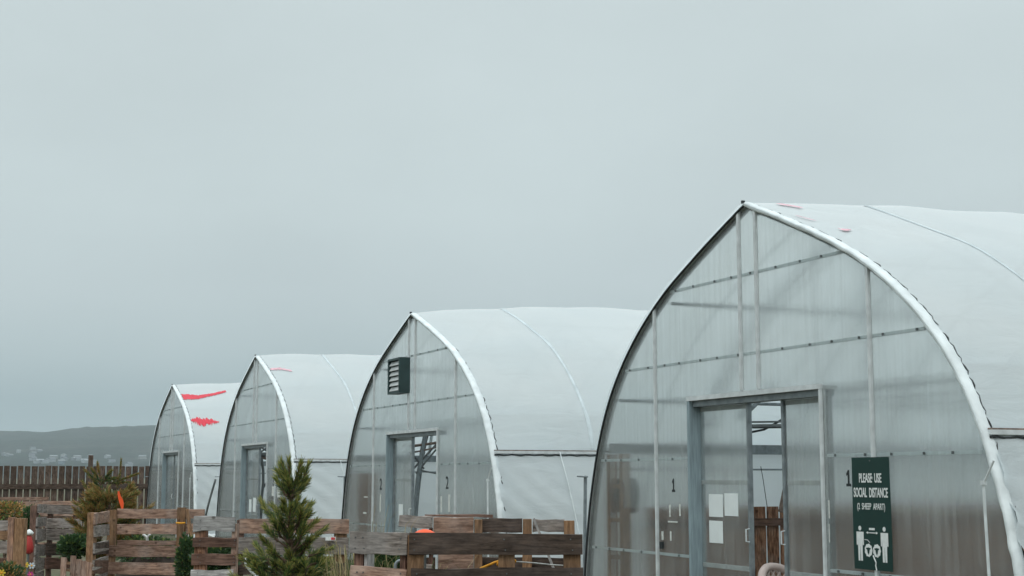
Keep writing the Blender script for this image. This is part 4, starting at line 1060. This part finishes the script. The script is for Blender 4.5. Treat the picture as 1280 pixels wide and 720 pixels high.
for rot in (0.0, 1.9, 4.1):
    Mr = Matrix.Rotation(rot, 3, 'Z')
    for (x0, y0, x1, y1) in SHOOTS:
        if rot and yr.random() < 0.62: continue
        a = Mr @ (loc11(x0, y0) + FWD*yr.uniform(-0.05, 0.05)); c = Mr @ (loc11(x1, y1) + FWD*yr.uniform(-0.09, 0.09))
        if rot: a.z += yr.uniform(-0.02, 0.02); c.z += yr.uniform(-0.03, 0.01)
        up_ = (c - a).normalized()
        ex11.append((a, c - a, (c - a).length*1.08, 200, 0.078, (0.34, 0.38, 0.28)))
        st_ = Vector((0, 0, max(0.1, a.z - 0.55*Vector((a.x, a.y)).length - 0.01)))
        ex11.append((st_, a - st_, (a - st_).length, 8, 0.05, (0.7, 0.25, 0.05)))
pine('young_pine', 'bushy young green pine in front of the pallets', (pb_.x, pb_.y, 0),
     [(0.74,0.30,8),(0.60,0.33,8),(0.42,0.33,8),(0.24,0.30,7)],
     1.52, 0.085, [M_ND, M_NM, M_NY], (0.42, 0.36, 0.22), 11, 120, 0.0045, ex11)
cb = at_depth(137, 650, 21.3)
def loc_(px, py, d=21.3):
    p = at_depth(px, py, d); return Vector((p.x-cb.x, p.y-cb.y, p.z))
ex = []
for (x0,y0,x1,y1,n,nlen,wt) in [(147,612,151.5,576,260,0.06,(0.1,0.5,0.4)), (140,604,171,593,320,0.07,(0.2,0.5,0.3)), (128,612,108,590,260,0.09,(0.5,0.3,0.2)), (126,606,116,588,220,0.09,(0.5,0.3,0.2)),
                               (126,604,122,580,200,0.07,(0.3,0.3,0.4)), (126,606,138,590,240,0.09,(0.5,0.3,0.2)), (118,625,104,604,200,0.09,(0.3,0.4,0.3)), (130,600,145,598,240,0.08,(0.4,0.4,0.2)), (133,604,160,603,260,0.07,(0.3,0.5,0.2))]:
    p0, p1 = loc_(x0,y0), loc_(x1,y1); ex.append((p0, p1-p0, (p1-p0).length, n, nlen, wt))
pine('scrubby_pine', 'straggly olive brown pine with orange ribbon behind the twine-tied pallet', (cb.x, cb.y, 0),
     [(1.20,0.28,6),(1.05,0.36,8),(0.90,0.42,9),(0.74,0.44,9),(0.55,0.42,8),(0.35,0.36,7)],
     1.30, 0.13, [M_ND, M_NM, M_NB], (0.14, 0.38, 0.48), 23, 120, 0.006, ex, (-0.08,0.0))
# orange ribbon hanging from it
rp0 = [at_depth(x, y, 20.75) for x, y in ((148.2,614),(148.8,619),(151,625),(152.2,630),(152.8,636))]
b = MB(); V = []
for k, p in enumerate(rp0):
    w_ = (0.012, 0.02, 0.032, 0.028, 0.014)[k]; V += [p - RGT*w_, p - RGT*w_ + FWD*0.004, p + RGT*w_ + FWD*0.004, p + RGT*w_*1.0]
F_ = []
for k in range(4):
    for j in range(4): F_.append((k*4+j, k*4+(j+1)%4, (k+1)*4+(j+1)%4, (k+1)*4+j))
F_ += [(0,3,2,1), (16,17,18,19)]
b.add(V, F_); tag(b.obj('marker_ribbon', M_ORANGE), 'bright orange ribbon tied in the brown pine', 'ribbon')

def shrub(name, label, c, rx, rz_, n, mats, wts, seed, leaf=0.03, cat='shrub'):
    rn = random.Random(seed); T = thing(name, label, cat, (c[0], c[1], 0))
    st, lf = MB(), MB()
    for k in range(14):
        a = rn.uniform(0, 6.28); rr_ = rn.uniform(0.2, 0.9)*rx
        st.tube([(0,0,0), (rr_*0.4*math.cos(a), rr_*0.4*math.sin(a), c[2]*0.6), (rr_*math.cos(a), rr_*math.sin(a), c[2]+rz_*rn.uniform(-0.3,0.7))], [0.010,0.006,0.002], 4)
    for k in range(n):
        v = Vector((rn.gauss(0,1), rn.gauss(0,1), rn.gauss(0,1))).normalized() * rn.random()**0.4
        lump = 1 + 0.35*noise.noise(v*2.2 + Vector((seed,0,0)))
        p = Vector((v.x*rx*lump, v.y*rx*lump, c[2] + v.z*rz_*lump))
        if p.z < 0.02: continue
        d = (v + Vector((rn.uniform(-.8,.8), rn.uniform(-.8,.8), rn.uniform(-.2,.9)))).normalized()
        sd = d.cross(Vector((rn.uniform(-1,1), rn.uniform(-1,1), rn.uniform(-1,1)))).normalized()*leaf*0.28
        l = leaf*rn.uniform(0.7,1.5); mi = rn.choices(range(len(mats)), wts)[0]
        lf.add([p, p+d*l*0.5+sd, p+d*l, p+d*l*0.5-sd], [(0,1,2,3)], mi)
    st.obj('stems', M_BARK, T); lf.obj('foliage', mats, T); return T
def sh_px(label, px, py, d, wpx, hpx, n, mats, wts, seed, leaf=0.035, name='shrub'):
    p = at_depth(px, py, d); k = d/FPX
    return shrub(name, label, (p.x, p.y, p.z), wpx*k/2, hpx*k/2, n, mats, wts, seed, leaf)
sh_px('dark evergreen shrub in front of the grey crate, above the picket edging', 92, 684, 20.6, 34, 28, 1500, [M_ND, M_LG, M_NM], (0.6,0.28,0.12), 31, 0.06)
sh_px('green leafy weeds filling the gap right of the twine-tied pallet', 232, 702, 18.2, 20, 60, 1600, [M_LG, M_ND, M_NM], (0.4,0.45,0.15), 32, 0.05)
sh_px('dark green plants growing behind the bleached ragged pallet', 270, 702, 15.0, 46, 40, 2200, [M_LG, M_ND, M_NM], (0.5,0.4,0.1), 33, 0.05)
sh_px('green leaves inside the twine-tied pallet crate', 182, 690, 21.0, 84, 34, 1800, [M_LG, M_ND, M_NM], (0.4,0.3,0.3), 34, 0.06)
sh_px('dark green plants behind the short grey pallet', 482, 708, 10.1, 60, 40, 2200, [M_LG, M_ND, M_GRASS], (0.35,0.45,0.2), 35, 0.04)
sh_px('dry brown twiggy plant in front of the far pinkish pallet', 8, 640, 26.0, 44, 24, 1200, [M_NB, M_NM, M_ND], (0.5,0.3,0.2), 36, 0.06)
sh_px('low green plants at the foot of the left edge crate', 8, 718, 14.0, 40, 24, 800, [M_LG, M_GRASS, M_NB], (0.4,0.3,0.3), 37, 0.04)
sh_px('dark green plant between the left edge crate and the red ornament', 38, 652, 24.5, 16, 34, 900, [M_ND, M_LG], (0.6,0.4), 38, 0.06)
def weeds(label, px, d, z1, n, spread, seed, wts=(0.5,0.5), zbase=0.0):
    rn = random.Random(seed); p = at_depth(px, 690, d); b = MB()
    for k in range(n):
        a = rn.uniform(0,6.28); r = spread*rn.random(); h = z1*rn.uniform(0.6,1.05)
        s = Vector((r*math.cos(a), r*math.sin(a), zbase)); bd = rn.uniform(0, 6.28); o = Vector((math.cos(bd), math.sin(bd), 0))*rn.uniform(0.05,0.3)*min(1, h)
        droop = rn.uniform(0.0, 0.16)
        pts = [s, s+UP*h*0.5+o*0.25, s+UP*h*0.9+o*0.7, s+UP*(h-droop)+o*1.25]
        w_ = RGT*rn.uniform(0.002,0.0045)
        V = []
        for j, q in enumerate(pts): ww = w_*(1, 0.9, 0.6, 0.1)[j]; V += [q-ww, q+ww]
        b.add(V, [(0,1,3,2),(2,3,5,4),(4,5,7,6)], rn.choices((0,1), wts)[0])
    o = b.obj('weed_clump', [M_STRAW, M_GRASS]); o.location = (p.x, p.y, 0); tag(o, label, 'weeds'); return o
weeds('dry straw weeds between the long pinkish pallet and the short grey pallet', 434, 10.4, 1.14, 110, 0.12, 51, (0.8,0.2))
weeds('green and straw grass inside the crate behind the short grey pallet', 475, 9.9, 1.14, 260, 0.26, 52, (0.3,0.7))
weeds('tall straw stalks inside the nearest crate by the orange buoy', 505, 11.0, 1.27, 26, 0.16, 53, (0.7,0.3))
weeds('straw and grass inside the nearest crate behind the dark pallet', 560, 10.0, 0.98, 160, 0.3, 54, (0.6,0.4))
weeds('grass growing behind the long pinkish pallet', 400, 15.8, 0.85, 110, 0.3, 55, (0.4,0.6))
weeds('tall pale seed stalks in front of the louvre greenhouse wall', 462, 13.5, 1.42, 9, 0.12, 56, (0.7,0.3))
weeds('straw weeds at the foot of the young pine', 330, 10.8, 0.75, 60, 0.3, 57, (0.7,0.3))
# soil fill in the crates
def heap(label, px, d, r, h, seed):
    p = at_depth(px, 690, d); b = MB(); V = []; n = 20
    for j in range(7):
        for k in range(n):
            t = j/6; a = 2*math.pi*k/n; rr_ = r*(1-t)*(1+0.15*noise.noise(Vector((math.cos(a)*2, math.sin(a)*2, seed))))
            V.append((rr_*math.cos(a), rr_*math.sin(a), h*math.sin(t*math.pi/2)*(1+0.12*noise.noise(Vector((a*2, t*4, seed))))))
    b.add(V, [(j*n+k, j*n+(k+1)%n, (j+1)*n+(k+1)%n, (j+1)*n+k) for j in range(6) for k in range(n)] )
    o = b.obj('compost_heap', M_SOIL, smooth=True); o.location = (p.x, p.y, 0); tag(o, label, 'compost')
heap('dark compost heap inside the nearest crate', 615, 10.3, 0.75, 0.75, 3)
heap('dark compost heap behind the long pinkish pallet', 370, 16.2, 0.75, 0.7, 4)
heap('dark compost heap inside the twine-tied pallet crate', 190, 21.0, 0.6, 0.6, 5)

# ------------------------------------------------------------------ small things
# orange buoy in the crate
p = at_depth(531, 663, 10.9)
BU = thing('mooring_buoy', 'bright orange plastic buoy inside the nearest crate', 'buoy', (p.x, p.y, 0))
b = MB(); b.lathe([(0.03,0.985),(0.07,1.0),(0.10,1.04),(0.108,1.085),(0.08,1.13),(0.045,1.15),(0.012,1.158)], 16); b.obj('float', M_ORANGE, BU, smooth=True)
b = MB(); b.tube([(0,0,0),(0,0,0.99)], 0.014, 8); b.obj('stake', M_BOLT, BU)
# yellow rope over the crate
def rope(label, pts, d, r, mat, name='rope', cat='rope'):
    dd = d if isinstance(d, (list, tuple)) else [d]*len(pts)
    P_ = [at_depth(x, y, q) for (x, y), q in zip(pts, dd)]
    S = []
    for i in range(len(P_)-1):
        p0, p1, p2, p3 = P_[max(i-1,0)], P_[i], P_[i+1], P_[min(i+2,len(P_)-1)]
        for k in range(5):
            t = k/5; S.append(0.5*((2*p1)+(p2-p0)*t+(2*p0-5*p1+4*p2-p3)*t*t+(3*p1-p0-3*p2+p3)*t**3))
    S.append(P_[-1]); b = MB(); b.tube(S, r, 6); o = b.obj(name, mat, smooth=True); tag(o, label, cat); return o
rope('yellow rope looped behind the darkest pallet', [(600,711),(612,706),(622,702),(634,701),(644,701),(640,704),(630,707),(622,706),(624,703)], [9.12,9.14,9.16,9.16,9.14,9.16,9.15,9.15,9.15], 0.008, M_ROPE)
rope('grey cord slung across the nearest crate', [(643,702),(665,703.5),(690,706),(705,707)], 9.15, 0.004, M_RESID)
rope('orange twine tied round the tan post', [(220,653.5),(226,654),(231.5,653.5)], 19.93, 0.012, M_ROPE)
rope('bent grey metal hoop in the crate behind the short grey pallet', [(494,712),(494.5,706),(498,701.5),(505,700.5),(511,701)], 9.5, 0.011, M_GALV, 'pipe_hoop', 'pipe')
rope('white bent pipe at the left of the young pine', [(311,696),(307.5,700),(308,706),(313,713),(318,719),(321,724)], 11.6, 0.013, M_PVC, 'bent_pipe', 'pipe')
rope('white bent pipe at the foot of the young pine', [(322,723),(326,716),(334,710),(342,709)], 11.4, 0.011, M_PVC, 'bent_pipe', 'pipe')
rope('white pipe hook inside the twine-tied pallet crate', [(178.5,668),(182,670.5),(184,673),(184,682)], 20.6, 0.018, M_PVC, 'pipe_hook', 'pipe')
rope('short white pipe branch inside the twine-tied pallet crate', [(188.5,668),(185.5,670),(184,673.5)], 20.55, 0.016, M_PVC, 'pipe_hook', 'pipe')
rope('cream pipe stub behind the bleached ragged pallet', [(257,667),(259,668.5),(268,671.5)], 14.2, 0.011, M_PVC, 'pipe_hook', 'pipe')
rope('thin dark stake leaning by the nearer side of the farthest greenhouse', [(269.5,599),(262,625),(257,645),(251,672)], 28.0, 0.02, M_BOLT, 'stake', 'stake')
# white plastic label on the pallet behind the pine
b = MB(); a, c = at_depth(407,671,15.14), at_depth(419.5,675.5,15.14); b.box(0,(Vector((c.x-a.x,c.y-a.y,0))).length,-0.01,0.002,c.z-a.z,0); o = b.obj('plastic_tag', M_WHITE); o.location = a; o.rotation_euler = (0,0,P_F2.rz); tag(o, 'white tag with red end on the pallet behind the pine', 'tag')
b = MB(); b.box(0.06,0.10,-0.0125,-0.0101,c.z-a.z+0.006,-0.006); b.obj('red_end', M_RED, o)
# red and white garden ornament
p = at_depth(35.5, 690, 18.0)
GN = thing('garden_ornament', 'small red garden ornament with white top beside the left edge crate', 'ornament', (p.x, p.y, 0))
b = MB(); b.tube([(0,0,0),(0,0,0.62)], 0.012, 6); b.obj('stake', M_BOLT, GN)
b = MB(); b.lathe([(0.03,0.60),(0.055,0.62),(0.06,0.68),(0.05,0.74),(0.035,0.80),(0.02,0.83)], 12); b.obj('body', simple('dull_red_paint', (0.38,0.03,0.025), 0.6), GN, smooth=True)
b = MB(); b.lathe([(0.02,0.825),(0.05,0.84),(0.055,0.86),(0.03,0.885),(0.008,0.90)], 12); b.obj('top', M_WHITE, GN, smooth=True)
# coloured flowers low at the left
def flower(label, px, py, d, r, mat, seed):
    p = at_depth(px, py, d); t = thing('flower', label, 'flower', (p.x, p.y, 0)); rn = random.Random(seed)
    b = MB(); b.tube([(0,0,0),(0.01,0.01,p.z*0.5),(0,0,p.z)], 0.005, 5); b.obj('stem', M_GRASS, t)
    for k in range(6):
        a = 2*math.pi*k/6; b = MB()
        c_ = lambda rr_, da: (0.012, rr_*math.cos(a+da), p.z + rr_*math.sin(a+da))
        b.add([(0.01,0,p.z), c_(r*0.7,-0.4), c_(r,-0.15), c_(r,0.15), c_(r*0.7,0.4), (0.0,0,p.z), *[(x-0.006,y,z) for x,y,z in (c_(r*0.7,-0.4), c_(r,-0.15), c_(r,0.15), c_(r*0.7,0.4))]],
              [(0,1,2,3,4),(5,9,8,7,6),(1,6,7,2),(2,7,8,3),(3,8,9,4)]); b.obj('petal', mat, t)
    b = MB(); b.lathe([(r*0.25,-0.01),(r*0.28,0.0),(r*0.15,0.01)], 8); o = b.obj('centre', M_ROPE, t); o.location = (0.012,0,p.z); o.rotation_euler = (0, math.pi/2, 0)
flower('magenta flower at the bottom left between the crates', 38, 718, 17.0, 0.035, simple('magenta_petal', (0.6,0.03,0.28), 0.6), 1)
flower('pale blue white flower at the bottom left between the crates', 39.5, 707, 17.2, 0.04, simple('pale_blue_petal', (0.6,0.68,0.75), 0.6), 2)
flower('narrow yellow flower at the bottom left between the crates', 32.5, 706, 17.1, 0.035, simple('yellow_petal', (0.75,0.55,0.06), 0.6), 3)
flower('yellow flower at the bottom left corner of the picture', 2, 716, 13.6, 0.035, simple('gold_petal', (0.7,0.5,0.05), 0.6), 4)

# ------------------------------------------------------------------ hazy air
m, nt, N, L, out = new_mat('hazy_air')
pv = N('ShaderNodeVolumePrincipled'); pv.inputs['Color'].default_value = (0.82, 0.91, 0.96, 1); pv.inputs['Density'].default_value = 0.00018; pv.inputs['Anisotropy'].default_value = 0.1
L(pv.outputs[0], out.inputs['Volume'])
b = MB(); b.box(-5200, 900, -4200, 4200, -3.0, 150.0)
hzo = b.obj('haze', m); tag(hzo, 'thin even haze filling the air', 'haze', kind='stuff')
